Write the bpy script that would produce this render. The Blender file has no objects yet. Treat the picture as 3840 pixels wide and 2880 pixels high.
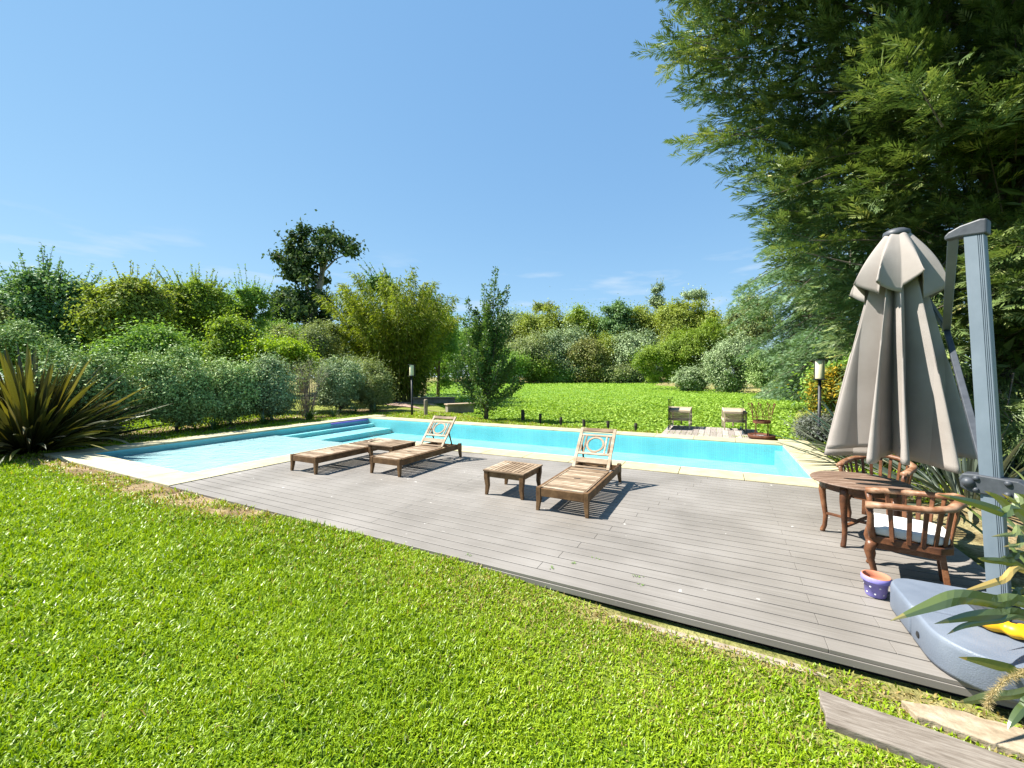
import bpy, math, random
import numpy as np
from mathutils import Vector, Matrix

random.seed(7)
RNG = np.random.default_rng(11)
R = math.radians
sc = bpy.context.scene
COL = sc.collection

# ------------------------------------------------------------------ camera, sky, sun, exposure
CAM_H = 1.7
FPX = 1510.67                      # focal length in pixels of the 3840 px wide photograph
PITCH, ROLL, TH = R(-1.333), R(-0.139), R(27.158)
cam_data = bpy.data.cameras.new("camera")
cam = bpy.data.objects.new("camera", cam_data)
COL.objects.link(cam)
cam_data.sensor_fit = 'HORIZONTAL'
cam_data.sensor_width = 36.0
cam_data.lens = FPX / 3840 * 36.0
cam_data.clip_start = 0.05
cam_data.clip_end = 3000
cam.location = (0, 0, CAM_H)
cam.rotation_euler = (Matrix.Rotation(R(90) + PITCH, 3, 'X') @ Matrix.Rotation(ROLL, 3, 'Z')).to_euler()
sc.camera = cam

SUN_EL = R(52.5)
SUN_DIR = Vector((-0.985 * math.cos(SUN_EL), 0.172 * math.cos(SUN_EL), math.sin(SUN_EL))).normalized()
SUN_AZ = math.atan2(SUN_DIR.x, SUN_DIR.y)
sun_data = bpy.data.lights.new("sun", 'SUN')
sun_data.energy = 5.0
sun_data.angle = R(0.55)
sun_data.color = (1.0, 0.955, 0.88)
sun = bpy.data.objects.new("sun", sun_data)
sun.rotation_euler = SUN_DIR.to_track_quat('Z', 'Y').to_euler()
sun.location = (-20, 5, 30)
COL.objects.link(sun)

world = bpy.data.worlds.new("World")
sc.world = world
world.use_nodes = True
wt = world.node_tree
bg = wt.nodes['Background']
sky = wt.nodes.new('ShaderNodeTexSky')
sky.sky_type = 'NISHITA'
sky.sun_disc = False
sky.sun_elevation = SUN_EL
sky.sun_rotation = SUN_AZ
sky.altitude = 50
sky.air_density = 0.6
sky.dust_density = 0.0
sky.ozone_density = 1.5
# a few thin wisps of cirrus low over the far trees
geo = wt.nodes.new('ShaderNodeNewGeometry')
mp = wt.nodes.new('ShaderNodeMapping'); mp.inputs['Scale'].default_value = (5, 5, 26)
mp.inputs['Rotation'].default_value = (0, R(7), 0)
nz = wt.nodes.new('ShaderNodeTexNoise'); nz.inputs['Scale'].default_value = 1.3; nz.inputs['Detail'].default_value = 7
rmp = wt.nodes.new('ShaderNodeMapRange')
rmp.inputs['From Min'].default_value = 0.545; rmp.inputs['From Max'].default_value = 0.82
rmp.inputs['To Max'].default_value = 0.85
sep = wt.nodes.new('ShaderNodeSeparateXYZ')
band = wt.nodes.new('ShaderNodeMapRange'); band.interpolation_type = 'SMOOTHSTEP'
band.inputs['From Min'].default_value = 0.30; band.inputs['From Max'].default_value = 0.20
mulw = wt.nodes.new('ShaderNodeMath'); mulw.operation = 'MULTIPLY'
mixw = wt.nodes.new('ShaderNodeMix'); mixw.data_type = 'RGBA'
hsv = wt.nodes.new('ShaderNodeHueSaturation'); hsv.inputs['Saturation'].default_value = 1.0
LK = wt.links.new
vr = wt.nodes.new('ShaderNodeVectorRotate'); vr.rotation_type = 'Z_AXIS'; vr.inputs['Angle'].default_value = R(-10.8)
LK(geo.outputs['Normal'], vr.inputs['Vector']); LK(vr.outputs[0], mp.inputs['Vector']); LK(mp.outputs[0], nz.inputs['Vector'])
LK(nz.outputs['Fac'], rmp.inputs['Value']); LK(geo.outputs['Normal'], sep.inputs[0])
neg = wt.nodes.new('ShaderNodeMath'); neg.operation = 'ABSOLUTE'
LK(sep.outputs['Z'], neg.inputs[0]); LK(neg.outputs[0], band.inputs['Value'])
LK(rmp.outputs[0], mulw.inputs[0]); LK(band.outputs[0], mulw.inputs[1])
# the camera's response to the bright sky: each channel compressed a little towards the horizon
sp = wt.nodes.new('ShaderNodeSeparateColor'); cb = wt.nodes.new('ShaderNodeCombineColor')
LK(sky.outputs[0], sp.inputs[0])
for ch, (pre, pw, post) in enumerate(((1.4706, .556, .77), (.8475, .42, 1.58), (.4184, .26, 2.80))):
    q0 = wt.nodes.new('ShaderNodeMath'); q0.operation = 'MULTIPLY'; q0.inputs[1].default_value = pre
    q1 = wt.nodes.new('ShaderNodeMath'); q1.operation = 'POWER'; q1.inputs[1].default_value = pw
    q2 = wt.nodes.new('ShaderNodeMath'); q2.operation = 'MULTIPLY'; q2.inputs[1].default_value = post
    LK(sp.outputs[ch], q0.inputs[0]); LK(q0.outputs[0], q1.inputs[0]); LK(q1.outputs[0], q2.inputs[0]); LK(q2.outputs[0], cb.inputs[ch])
LK(cb.outputs[0], hsv.inputs['Color'])
LK(mulw.outputs[0], mixw.inputs['Factor']); LK(hsv.outputs[0], mixw.inputs['A'])
mixw.inputs['B'].default_value = (2.5, 3.0, 3.5, 1)
LK(mixw.outputs['Result'], bg.inputs['Color'])
bg.inputs['Strength'].default_value = 0.10

sc.view_settings.view_transform = 'Standard'
sc.view_settings.look = 'None'
sc.view_settings.exposure = 1.55
sc.view_settings.gamma = 1.0
sc.cycles.max_bounces = 6
sc.cycles.diffuse_bounces = 3
sc.cycles.glossy_bounces = 3
sc.cycles.transmission_bounces = 4
sc.cycles.transparent_max_bounces = 10
sc.cycles.caustics_reflective = False
sc.cycles.caustics_refractive = False
sc.cycles.use_denoising = True

# ------------------------------------------------------------------ helpers: places
CT, ST = math.cos(TH), math.sin(TH)
def P(u, v, z=0.0):
    """pool frame (u along the boards, v away from the lawn) -> world"""
    return Vector((u * CT + v * ST, -u * ST + v * CT, z))
def UV(x, y):
    return x * CT - y * ST, x * ST + y * CT
def ray(px, py):
    x = (px - 1920) / FPX; y = -(py - 1440) / FPX
    c, s = math.cos(ROLL), math.sin(ROLL)
    x, y = c * x - s * y, s * x + c * y
    cp, sp = math.cos(PITCH), math.sin(PITCH)
    return x, cp - sp * y, sp + cp * y
def at(px, py, Y):
    """world point seen at a photograph pixel, Y metres ahead"""
    dx, dy, dz = ray(px, py); t = Y / dy
    return Vector((dx * t, Y, CAM_H + dz * t))
def atz(px, py, z):
    dx, dy, dz = ray(px, py); t = (z - CAM_H) / dz
    return Vector((dx * t, dy * t, z))

# ------------------------------------------------------------------ helpers: objects
def tag(o, label=None, cat=None, group=None, kind=None):
    if label: o['label'] = label
    if cat: o['category'] = cat
    if group: o['group'] = group
    if kind: o['kind'] = kind
    return o
def empty(name, loc, rz=0.0, label=None, cat=None, group=None):
    o = bpy.data.objects.new(name, None)
    o.empty_display_size = 0.1
    COL.objects.link(o); o.location = loc; o.rotation_euler = (0, 0, rz)
    return tag(o, label, cat, group)
def copy_tree(o, parent=None):
    c = o.copy(); COL.objects.link(c)
    if parent is not None: c.parent = parent
    for ch in list(o.children): copy_tree(ch, c)
    return c

def raw_mesh(name, verts, loops, starts, mat, parent=None, smooth=False, attr=None, loc=None):
    """mesh from numpy arrays; attr = per-face float 'rnd'"""
    me = bpy.data.meshes.new(name)
    verts = np.asarray(verts, np.float32); loops = np.asarray(loops, np.int32); starts = np.asarray(starts, np.int32)
    me.vertices.add(len(verts)); me.vertices.foreach_set('co', verts.ravel())
    me.loops.add(len(loops)); me.loops.foreach_set('vertex_index', loops)
    me.polygons.add(len(starts)); me.polygons.foreach_set('loop_start', starts)
    me.polygons.foreach_set('use_smooth', np.full(len(starts), bool(smooth)))
    me.update(calc_edges=True)
    if attr is not None:
        for k, a in attr.items():
            at_ = me.attributes.new(k, 'FLOAT', 'FACE'); at_.data.foreach_set('value', np.asarray(a, np.float32))
    mats = mat if isinstance(mat, (list, tuple)) else [mat]
    for m in mats: me.materials.append(m)
    o = bpy.data.objects.new(name, me); COL.objects.link(o)
    if parent is not None: o.parent = parent
    if loc is not None: o.location = loc
    return o

class MB:
    """collects solid pieces, links them as ONE mesh object"""
    def __init__(s): s.v = []; s.f = []; s.r = []
    def add(s, vs, fs, rnd=None):
        b = len(s.v); s.v += [tuple(x) for x in vs]
        rnd = random.random() if rnd is None else rnd
        for f in fs: s.f.append([b + i for i in f]); s.r.append(rnd)
        return s
    def box(s, c, d, rot=None, taper=1.0, rnd=None):
        hx, hy, hz = d[0] / 2, d[1] / 2, d[2] / 2
        vs = []
        for z, k in ((-hz, taper), (hz, 1.0)):
            for x, y in ((-hx, -hy), (hx, -hy), (hx, hy), (-hx, hy)):
                w = Vector((x * k, y * k, z))
                if rot is not None: w = rot @ w
                vs.append(w + Vector(c))
        return s.add(vs, [(3, 2, 1, 0), (4, 5, 6, 7), (0, 1, 5, 4), (1, 2, 6, 5), (2, 3, 7, 6), (3, 0, 4, 7)], rnd)
    def beam(s, a, b, w, h, up=(0, 0, 1), rnd=None):
        a, b = Vector(a), Vector(b); d = b - a; L = d.length; d.normalize()
        up = Vector(up); x = d.cross(up)
        if x.length < 1e-5: x = d.cross(Vector((1, 0, 0)))
        x.normalize(); z = x.cross(d)
        m = Matrix((x, d, z)).transposed()
        return s.box((a + b) / 2, (w, L, h), m, 1.0, rnd)
    def sweep(s, pts, secs, cap=True, rnd=None, up=(0, 0, 1), closed=False):
        """sweep polygons: secs[i] = list of (x, y) offsets"""
        n = len(pts); k = len(secs[0]); pts = [Vector(p) for p in pts]; vs = []
        px = None
        for i in range(n):
            if closed: d = pts[(i + 1) % n] - pts[i - 1]
            else: d = pts[min(i + 1, n - 1)] - pts[max(i - 1, 0)]
            d.normalize(); x = d.cross(Vector(up))
            if x.length < 1e-4: x = px if px is not None else d.cross(Vector((1, 0, 0)))
            x.normalize(); px = x; y = x.cross(d)
            for (a, b) in secs[i]: vs.append(pts[i] + x * a + y * b)
        fs = []
        for i in range(n if closed else n - 1):
            i2 = (i + 1) % n
            for j in range(k): fs.append((i * k + j, i * k + (j + 1) % k, i2 * k + (j + 1) % k, i2 * k + j))
        if cap and not closed:
            fs.append(tuple(range(k))[::-1]); fs.append(tuple((n - 1) * k + j for j in range(k)))
        return s.add(vs, fs, rnd)
    def tube(s, pts, rad, n=8, cap=True, rnd=None, up=(0, 0, 1), closed=False, flat=1.0):
        rads = rad if isinstance(rad, (list, tuple)) else [rad] * len(pts)
        secs = [[(r * math.cos(2 * math.pi * j / n), flat * r * math.sin(2 * math.pi * j / n)) for j in range(n)] for r in rads]
        return s.sweep(pts, secs, cap, rnd, up, closed)
    def lathe(s, prof, n=24, c=(0, 0, 0), rnd=None):
        vs = []; fs = []; k = len(prof)
        for i in range(n):
            a = 2 * math.pi * i / n
            for (r, z) in prof: vs.append((c[0] + r * math.cos(a), c[1] + r * math.sin(a), c[2] + z))
        for i in range(n):
            i2 = (i + 1) % n
            for j in range(k - 1): fs.append((i * k + j, i2 * k + j, i2 * k + j + 1, i * k + j + 1))
        return s.add(vs, fs, rnd)
    def prism(s, poly, z0, z1, rnd=None):
        n = len(poly)
        vs = [(x, y, z0) for x, y in poly] + [(x, y, z1) for x, y in poly]
        fs = [tuple(range(n))[::-1], tuple(range(n, 2 * n))] + [(i, (i + 1) % n, n + (i + 1) % n, n + i) for i in range(n)]
        return s.add(vs, fs, rnd)
    def ball(s, c, r, n=8, sc_=(1, 1, 1)):
        prof = [(max(1e-4, r * math.sin(math.pi * i / n)), -r * math.cos(math.pi * i / n)) for i in range(n + 1)]
        b = len(s.v); s.lathe(prof, n * 2)
        for i in range(b, len(s.v)):
            x, y, z = s.v[i]; s.v[i] = (c[0] + x * sc_[0], c[1] + y * sc_[1], c[2] + z * sc_[2])
        return s
    def build(s, name, mat, parent=None, smooth=False, bevel=0.0, segs=2, loc=None):
        loops = [i for f in s.f for i in f]; starts = np.cumsum([0] + [len(f) for f in s.f])[:-1]
        o = raw_mesh(name, s.v, loops, starts, mat, parent, smooth, {'rnd': s.r}, loc)
        if bevel > 0:
            m = o.modifiers.new('bevel', 'BEVEL'); m.width = bevel; m.segments = segs; m.limit_method = 'ANGLE'; m.angle_limit = R(40)
            m.harden_normals = False
        return o

# ------------------------------------------------------------------ helpers: materials
def new_mat(name):
    m = bpy.data.materials.new(name); m.use_nodes = True
    nt = m.node_tree; b = nt.nodes['Principled BSDF']
    return m, nt, b
def N(nt, t, **kw):
    n = nt.nodes.new(t)
    for k, v in kw.items():
        if hasattr(n, k) and k not in n.inputs: setattr(n, k, v)
        else: n.inputs[k].default_value = v
    return n
def ramp(nt, cols):
    r = nt.nodes.new('ShaderNodeValToRGB'); e = r.color_ramp.elements
    while len(e) < len(cols): e.new(0.5)
    for i, (p, c) in enumerate(cols): e[i].position = p; e[i].color = (c[0], c[1], c[2], 1)
    return r
def mat_noise(name, cols, scale=5, stretch=(1, 1, 1), rough=0.7, bump=0.0, bscale=None, detail=8, rnd=0.0, spec=0.3, metal=0.0, coords='Object', nrough=0.6, sheen=0.0):
    m, nt, b = new_mat(name); L = nt.links.new
    tc = N(nt, 'ShaderNodeTexCoord'); mp = N(nt, 'ShaderNodeMapping'); mp.inputs['Scale'].default_value = stretch
    L(tc.outputs[coords], mp.inputs['Vector'])
    nz = N(nt, 'ShaderNodeTexNoise'); nz.inputs['Scale'].default_value = scale; nz.inputs['Detail'].default_value = detail; nz.inputs['Roughness'].default_value = nrough
    L(mp.outputs[0], nz.inputs['Vector'])
    src = nz.outputs['Fac']
    if rnd > 0:
        a = N(nt, 'ShaderNodeAttribute'); a.attribute_name = 'rnd'
        ma = N(nt, 'ShaderNodeMath', operation='MULTIPLY_ADD'); L(a.outputs['Fac'], ma.inputs[0]); ma.inputs[1].default_value = rnd; ma.inputs[2].default_value = -rnd / 2
        ad = N(nt, 'ShaderNodeMath', operation='ADD'); L(src, ad.inputs[0]); L(ma.outputs[0], ad.inputs[1]); src = ad.outputs[0]
    rp = ramp(nt, cols); L(src, rp.inputs[0]); L(rp.outputs[0], b.inputs['Base Color'])
    b.inputs['Roughness'].default_value = rough; b.inputs['Specular IOR Level'].default_value = spec; b.inputs['Metallic'].default_value = metal
    if bump > 0:
        bn = N(nt, 'ShaderNodeTexNoise'); bn.inputs['Scale'].default_value = bscale or scale * 3; bn.inputs['Detail'].default_value = 6
        L(mp.outputs[0], bn.inputs['Vector'])
        bp = N(nt, 'ShaderNodeBump'); bp.inputs['Strength'].default_value = bump; bp.inputs['Distance'].default_value = 0.01
        L(bn.outputs['Fac'], bp.inputs['Height']); L(bp.outputs[0], b.inputs['Normal'])
    return m
def mat_leaf(name, cols, transl=0.35, gloss=0.06, rough=0.35, tcol=(1.0, 1.05, 0.5)):
    """leaf: diffuse + light shining through + a little gloss; colour from the per-leaf 'rnd' value"""
    m = bpy.data.materials.new(name); m.use_nodes = True; nt = m.node_tree; nt.nodes.clear(); L = nt.links.new
    out = N(nt, 'ShaderNodeOutputMaterial'); a = N(nt, 'ShaderNodeAttribute'); a.attribute_name = 'rnd'
    rp = ramp(nt, cols); L(a.outputs['Fac'], rp.inputs[0])
    d = N(nt, 'ShaderNodeBsdfDiffuse'); t = N(nt, 'ShaderNodeBsdfTranslucent'); g = N(nt, 'ShaderNodeBsdfGlossy')
    g.inputs['Roughness'].default_value = rough; g.inputs['Color'].default_value = (0.8, 0.85, 0.8, 1)
    mc = N(nt, 'ShaderNodeMix', data_type='RGBA', blend_type='MULTIPLY'); mc.inputs['Factor'].default_value = 1
    L(rp.outputs[0], mc.inputs['A']); mc.inputs['B'].default_value = (tcol[0], tcol[1], tcol[2], 1)
    L(rp.outputs[0], d.inputs['Color']); L(mc.outputs['Result'], t.inputs['Color'])
    m1 = N(nt, 'ShaderNodeMixShader'); m1.inputs[0].default_value = transl; L(d.outputs[0], m1.inputs[1]); L(t.outputs[0], m1.inputs[2])
    m2 = N(nt, 'ShaderNodeMixShader'); m2.inputs[0].default_value = gloss; L(m1.outputs[0], m2.inputs[1]); L(g.outputs[0], m2.inputs[2])
    L(m2.outputs[0], out.inputs['Surface'])
    return m

def nrm(a):
    return a / np.maximum(np.linalg.norm(a, axis=-1, keepdims=True), 1e-9)
def rand_dir(n, g=RNG):
    return nrm(g.normal(size=(n, 3)))

def leaf_arrays(p, d, nr, L, W, fold=0.12):
    """kite leaves (one quad each): p base, d direction, nr face normal"""
    n = len(p); s = nrm(np.cross(d, nr)); nn = np.cross(s, d)
    L = np.broadcast_to(np.asarray(L, float), (n,))[:, None]; W = np.broadcast_to(np.asarray(W, float), (n,))[:, None]
    mid = p + d * L * 0.45 + nn * W * fold
    v = np.stack([p, mid + s * W / 2, p + d * L, mid - s * W / 2], 1).reshape(-1, 3)
    return v
def leaf_obj(name, v, rnd, mat, parent, loc=None):
    n = len(v) // 4
    return raw_mesh(name, v, np.arange(4 * n), np.arange(n) * 4, mat, parent, False, {'rnd': rnd}, loc)
def vnoise(x, y, seed=0):
    """smooth value noise 0..1 (arrays)"""
    xi = np.floor(x).astype(int); yi = np.floor(y).astype(int); fx = x - xi; fy = y - yi
    fx = fx * fx * (3 - 2 * fx); fy = fy * fy * (3 - 2 * fy)
    def h(i, j):
        k = (i * 374761393 + j * 668265263 + seed * 144665) & 0x7fffffff
        k = ((k ^ (k >> 13)) * 1274126177) & 0x7fffffff
        return ((k ^ (k >> 16)) & 0xffff) / 65535.0
    return (h(xi, yi) * (1 - fx) + h(xi + 1, yi) * fx) * (1 - fy) + (h(xi, yi + 1) * (1 - fx) + h(xi + 1, yi + 1) * fx) * fy

# ================================================================== THE SETTING
SHADE_UP = np.array([0, 0, 1.0])
# pool and deck lines in the pool frame, from the photograph
U_LO, U_LI, U_DECK, U_SR, U_RI, U_RO, U_DR = -12.87, -12.25, -7.493, -8.13, 1.37, 1.985, 2.076
V_F, V_SF, V_NO, V_NI, V_BI, V_BO, V_SHELF = 3.064, 3.62, 7.374, 7.965, 11.47, 12.10, 7.72
POND = np.array([(-1.0, 15.9), (0.4, 15.1), (1.6, 13.75), (3.0, 12.95), (3.75, 12.45), (4.6, 12.2), (6.0, 11.7), (7.3, 11.1), (8.1, 10.9),
                 (9.4, 13.2), (14.2, 19.8), (20.5, 26.5), (26.0, 35), (25.5, 46), (24.8, 70), (34, 90), (30, 97), (2, 96), (-20, 94), (-10, 46), (-5.9, 28), (-3.0, 19.2)])

def seg_dist(x, y, poly):
    d = np.full(x.shape, 1e9); ins = np.zeros(x.shape, bool)
    for i in range(len(poly)):
        ax, ay = poly[i]; bx, by = poly[(i + 1) % len(poly)]
        t = np.clip(((x - ax) * (bx - ax) + (y - ay) * (by - ay)) / ((bx - ax) ** 2 + (by - ay) ** 2), 0, 1)
        d = np.minimum(d, np.hypot(x - ax - t * (bx - ax), y - ay - t * (by - ay)))
        c = ((ay > y) != (by > y)) & (x < (bx - ax) * (y - ay) / (by - ay + 1e-12) + ax)
        ins ^= c
    return d, ins
def sstep(a, b, x):
    t = np.clip((x - a) / (b - a), 0, 1); return t * t * (3 - 2 * t)
def ground_z(x, y):
    x = np.asarray(x, float); y = np.asarray(y, float)
    u, v = UV(x, y)
    z = -0.028 - 0.092 * sstep(-2.2, -.5, u) * sstep(4.5, 2.8, v) - 0.03 * sstep(12.2, 13.2, v)
    z = z + 0.03 * (vnoise(x * .45, y * .45, 3) - .5) * np.clip((np.abs(v - 3) - .3), 0, 1)
    d, ins = seg_dist(x, y, POND)
    z = np.where(ins, z - 0.9 * sstep(0, 1.0, d), z)
    return z
def gz1(x, y): return float(ground_z(np.array([x]), np.array([y]))[0])

# ---- ground
def grid_lines(lo, hi, fine_lo, fine_hi, step, keep):
    a = list(np.arange(fine_lo, fine_hi, step))
    s = step; x = fine_lo
    while x > lo: s *= 1.25; x -= s; a.append(x)
    s = step; x = a[int((fine_hi - fine_lo) / step) - 1]
    while x < hi: s *= 1.25; x += s; a.append(x)
    a = [q for q in a if min(abs(q - k) for k in keep) > step * .35] + list(keep)
    return np.array(sorted(a))
UG = grid_lines(-180, 160, -16, 6, .22, [U_LO + .05, U_RO - .05, U_DR - .05])
VG = grid_lines(-30, 220, -1, 18, .22, [V_F + .05, V_BO - .05, V_NO])
gu, gv = np.meshgrid(UG, VG, indexing='ij')
gx = gu * CT + gv * ST; gy = -gu * ST + gv * CT
gzv = ground_z(gx, gy)
nU, nV = gu.shape
idx = np.arange(nU * nV).reshape(nU, nV)
cu = (UG[:-1] + UG[1:])[:, None] / 2; cv = (VG[:-1] + VG[1:])[None, :] / 2
hole = (cu > U_LO + .05) & (cu < U_RO - .05) & (cv > V_F + .05) & (cv < V_BO - .05)
q = np.stack([idx[:-1, :-1], idx[1:, :-1], idx[1:, 1:], idx[:-1, 1:]], -1)[~hole]
ground_v = np.stack([gu, gv, gzv], -1).reshape(-1, 3)

def dirt_mask(u, v, x, y):
    n = vnoise(x * 2.6, y * 2.6, 5); n2 = vnoise(x * .9, y * .9, 8)
    w = 0.30 + 0.26 * n2
    m = sstep(w, w * .35, np.abs(V_F - .13 - v)) * sstep(-4.2, -5.4, u) * sstep(-13.2, -12.4, u) * (.45 + .75 * n)
    m = np.maximum(m, .8 * sstep(.22, .05, np.abs(V_F - .1 - v)) * sstep(-1.1, -.8, u) * (.3 + .9 * n))
    m = np.maximum(m, sstep(2.05, 2.25, u) * sstep(2.6, 3.4, v) * sstep(8.9, 7.4, v) * sstep(5.2, 4.0, u) * (.55 + .6 * n))
    return np.clip(m, 0, 1)
def dry_mask(u, v, x, y):
    n = vnoise(x * .7, y * .7, 21)
    m = sstep(1.1, .2, V_F - v) * sstep(3.2, 3.0, v) * (.35 + .6 * n)
    m = np.maximum(m, sstep(11.9, 12.6, v) * .75)
    m = np.maximum(m, sstep(-2.5, 0, u) * sstep(1.3, .5, V_F - v) * sstep(3.2, 3.0, v) * .55)
    return np.clip(m, 0, 1)
gm, nt, bs = new_mat('ground_soil_and_turf'); L = nt.links.new
tc = N(nt, 'ShaderNodeTexCoord')
n1 = N(nt, 'ShaderNodeTexNoise'); n1.inputs['Scale'].default_value = 2.2; n1.inputs['Detail'].default_value = 9
n2 = N(nt, 'ShaderNodeTexNoise'); n2.inputs['Scale'].default_value = 38; n2.inputs['Detail'].default_value = 6
L(tc.outputs['Object'], n1.inputs['Vector']); L(tc.outputs['Object'], n2.inputs['Vector'])
r1 = ramp(nt, [(.3, (.030, .065, .005)), (.5, (.055, .11, .006)), (.72, (.10, .17, .010))])
mixn = N(nt, 'ShaderNodeMath', operation='MULTIPLY_ADD'); L(n2.outputs['Fac'], mixn.inputs[0]); mixn.inputs[1].default_value = .7
L(n1.outputs['Fac'], mixn.inputs[2]); sb = N(nt, 'ShaderNodeMath', operation='SUBTRACT'); L(mixn.outputs[0], sb.inputs[0]); sb.inputs[1].default_value = .35
L(sb.outputs[0], r1.inputs[0])
r2 = ramp(nt, [(.32, (.10, .065, .035)), (.5, (.22, .155, .085)), (.7, (.36, .28, .17))]); L(sb.outputs[0], r2.inputs[0])
r3 = ramp(nt, [(.3, (.14, .17, .03)), (.6, (.24, .25, .06)), (.75, (.32, .29, .11))]); L(sb.outputs[0], r3.inputs[0])
ad = N(nt, 'ShaderNodeAttribute'); ad.attribute_name = 'dirt'; ay = N(nt, 'ShaderNodeAttribute'); ay.attribute_name = 'dry'
mxa = N(nt, 'ShaderNodeMix', data_type='RGBA'); L(ay.outputs['Fac'], mxa.inputs['Factor']); L(r1.outputs[0], mxa.inputs['A']); L(r3.outputs[0], mxa.inputs['B'])
mxb = N(nt, 'ShaderNodeMix', data_type='RGBA'); L(ad.outputs['Fac'], mxb.inputs['Factor']); L(mxa.outputs['Result'], mxb.inputs['A']); L(r2.outputs[0], mxb.inputs['B'])
L(mxb.outputs['Result'], bs.inputs['Base Color']); bs.inputs['Roughness'].default_value = .95; bs.inputs['Specular IOR Level'].default_value = .1
bp = N(nt, 'ShaderNodeBump'); bp.inputs['Strength'].default_value = .9; bp.inputs['Distance'].default_value = .03
L(n2.outputs['Fac'], bp.inputs['Height']); L(bp.outputs[0], bs.inputs['Normal'])
ground = raw_mesh('ground', ground_v, q.ravel(), np.arange(len(q)) * 4, gm, None, True)
ground.rotation_euler = (0, 0, -TH)
fx, fy, fu, fv = gx.ravel(), gy.ravel(), gu.ravel(), gv.ravel()
a = ground.data.attributes.new('dirt', 'FLOAT', 'POINT')
dm = dirt_mask(fu, fv, fx, fy)
far_bare = sstep(30, 45, fy) * .75 * (1 - .5 * vnoise(fx * .1, fy * .1, 2))
left_bed = sstep(-13.6, -14.2, fu) * sstep(-17.5, -16, fu) * sstep(2.8, 4.5, fv) * sstep(16, 14.5, fv)
a.data.foreach_set('value', np.clip(np.maximum(np.maximum(dm, far_bare), left_bed), 0, 1).astype(np.float32))
a = ground.data.attributes.new('dry', 'FLOAT', 'POINT'); a.data.foreach_set('value', dry_mask(fu, fv, fx, fy).astype(np.float32))
tag(ground, kind='structure')

# ---- pond surface
pm = mat_noise('pond_water', [(.3, (.10, .19, .02)), (.6, (.17, .29, .03))], 1.2, rough=.4, spec=.4)
pv = [(x, y, -.34) for x, y in POND]
pond = raw_mesh('pond', pv, np.arange(len(pv)), [0], pm); tag(pond, kind='structure')

# ---- composite deck: rows of boards with open joints
deck_mat, nt, bs = new_mat('composite_deck'); L = nt.links.new
tc = N(nt, 'ShaderNodeTexCoord'); mp = N(nt, 'ShaderNodeMapping'); mp.inputs['Scale'].default_value = (.8, 60, 5)
L(tc.outputs['Object'], mp.inputs['Vector'])
nz_ = N(nt, 'ShaderNodeTexNoise'); nz_.inputs['Scale'].default_value = 1.6; nz_.inputs['Detail'].default_value = 9; L(mp.outputs[0], nz_.inputs['Vector'])
nw = N(nt, 'ShaderNodeTexNoise'); nw.inputs['Scale'].default_value = 1.1; nw.inputs['Detail'].default_value = 8; L(tc.outputs['Object'], nw.inputs['Vector'])
at_ = N(nt, 'ShaderNodeAttribute'); at_.attribute_name = 'rnd'
m1 = N(nt, 'ShaderNodeMath', operation='MULTIPLY_ADD'); L(nz_.outputs['Fac'], m1.inputs[0]); m1.inputs[1].default_value = .55; L(nw.outputs['Fac'], m1.inputs[2])
m2 = N(nt, 'ShaderNodeMath', operation='MULTIPLY_ADD'); L(at_.outputs['Fac'], m2.inputs[0]); m2.inputs[1].default_value = .035; L(m1.outputs[0], m2.inputs[2])
rp = ramp(nt, [(.5, (.138, .124, .107)), (.72, (.188, .171, .151)), (.95, (.240, .221, .199))]); 
sc01 = N(nt, 'ShaderNodeMath', operation='MULTIPLY'); L(m2.outputs[0], sc01.inputs[0]); sc01.inputs[1].default_value = .9
L(sc01.outputs[0], rp.inputs[0])
# droppings and scuffs
vo = N(nt, 'ShaderNodeTexNoise'); vo.inputs['Scale'].default_value = 9; vo.inputs['Detail'].default_value = 3; L(tc.outputs['Object'], vo.inputs['Vector'])
gt = N(nt, 'ShaderNodeMapRange'); gt.inputs['From Min'].default_value = .715; gt.inputs['From Max'].default_value = .76; L(vo.outputs['Fac'], gt.inputs['Value'])
mxs = N(nt, 'ShaderNodeMix', data_type='RGBA'); L(gt.outputs[0], mxs.inputs['Factor']); L(rp.outputs[0], mxs.inputs['A']); mxs.inputs['B'].default_value = (.5, .48, .44, 1)
L(mxs.outputs['Result'], bs.inputs['Base Color']); bs.inputs['Roughness'].default_value = .52; bs.inputs['Specular IOR Level'].default_value = .38
bp = N(nt, 'ShaderNodeBump'); bp.inputs['Strength'].default_value = .25; bp.inputs['Distance'].default_value = .004; L(nz_.outputs['Fac'], bp.inputs['Height']); L(bp.outputs[0], bs.inputs['Normal'])
mb = MB(); nrow = 30; pitch = (V_NO - .006 - V_F) / nrow
for i in range(nrow):
    v0 = V_F + i * pitch
    cuts = [U_DECK + .004] + [c for c in ([-3.55 - .0 * i, .62] if i % 2 == 0 else [-5.6, -1.45 + .045 * i, .98]) if U_DECK + .5 < c < U_DR - .4] + [U_DR]
    for a0, a1 in zip(cuts[:-1], cuts[1:]):
        mb.box(((a0 + a1) / 2, v0 + pitch / 2, -.0125), (a1 - a0 - .002, pitch - .0125, .025))
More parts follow.
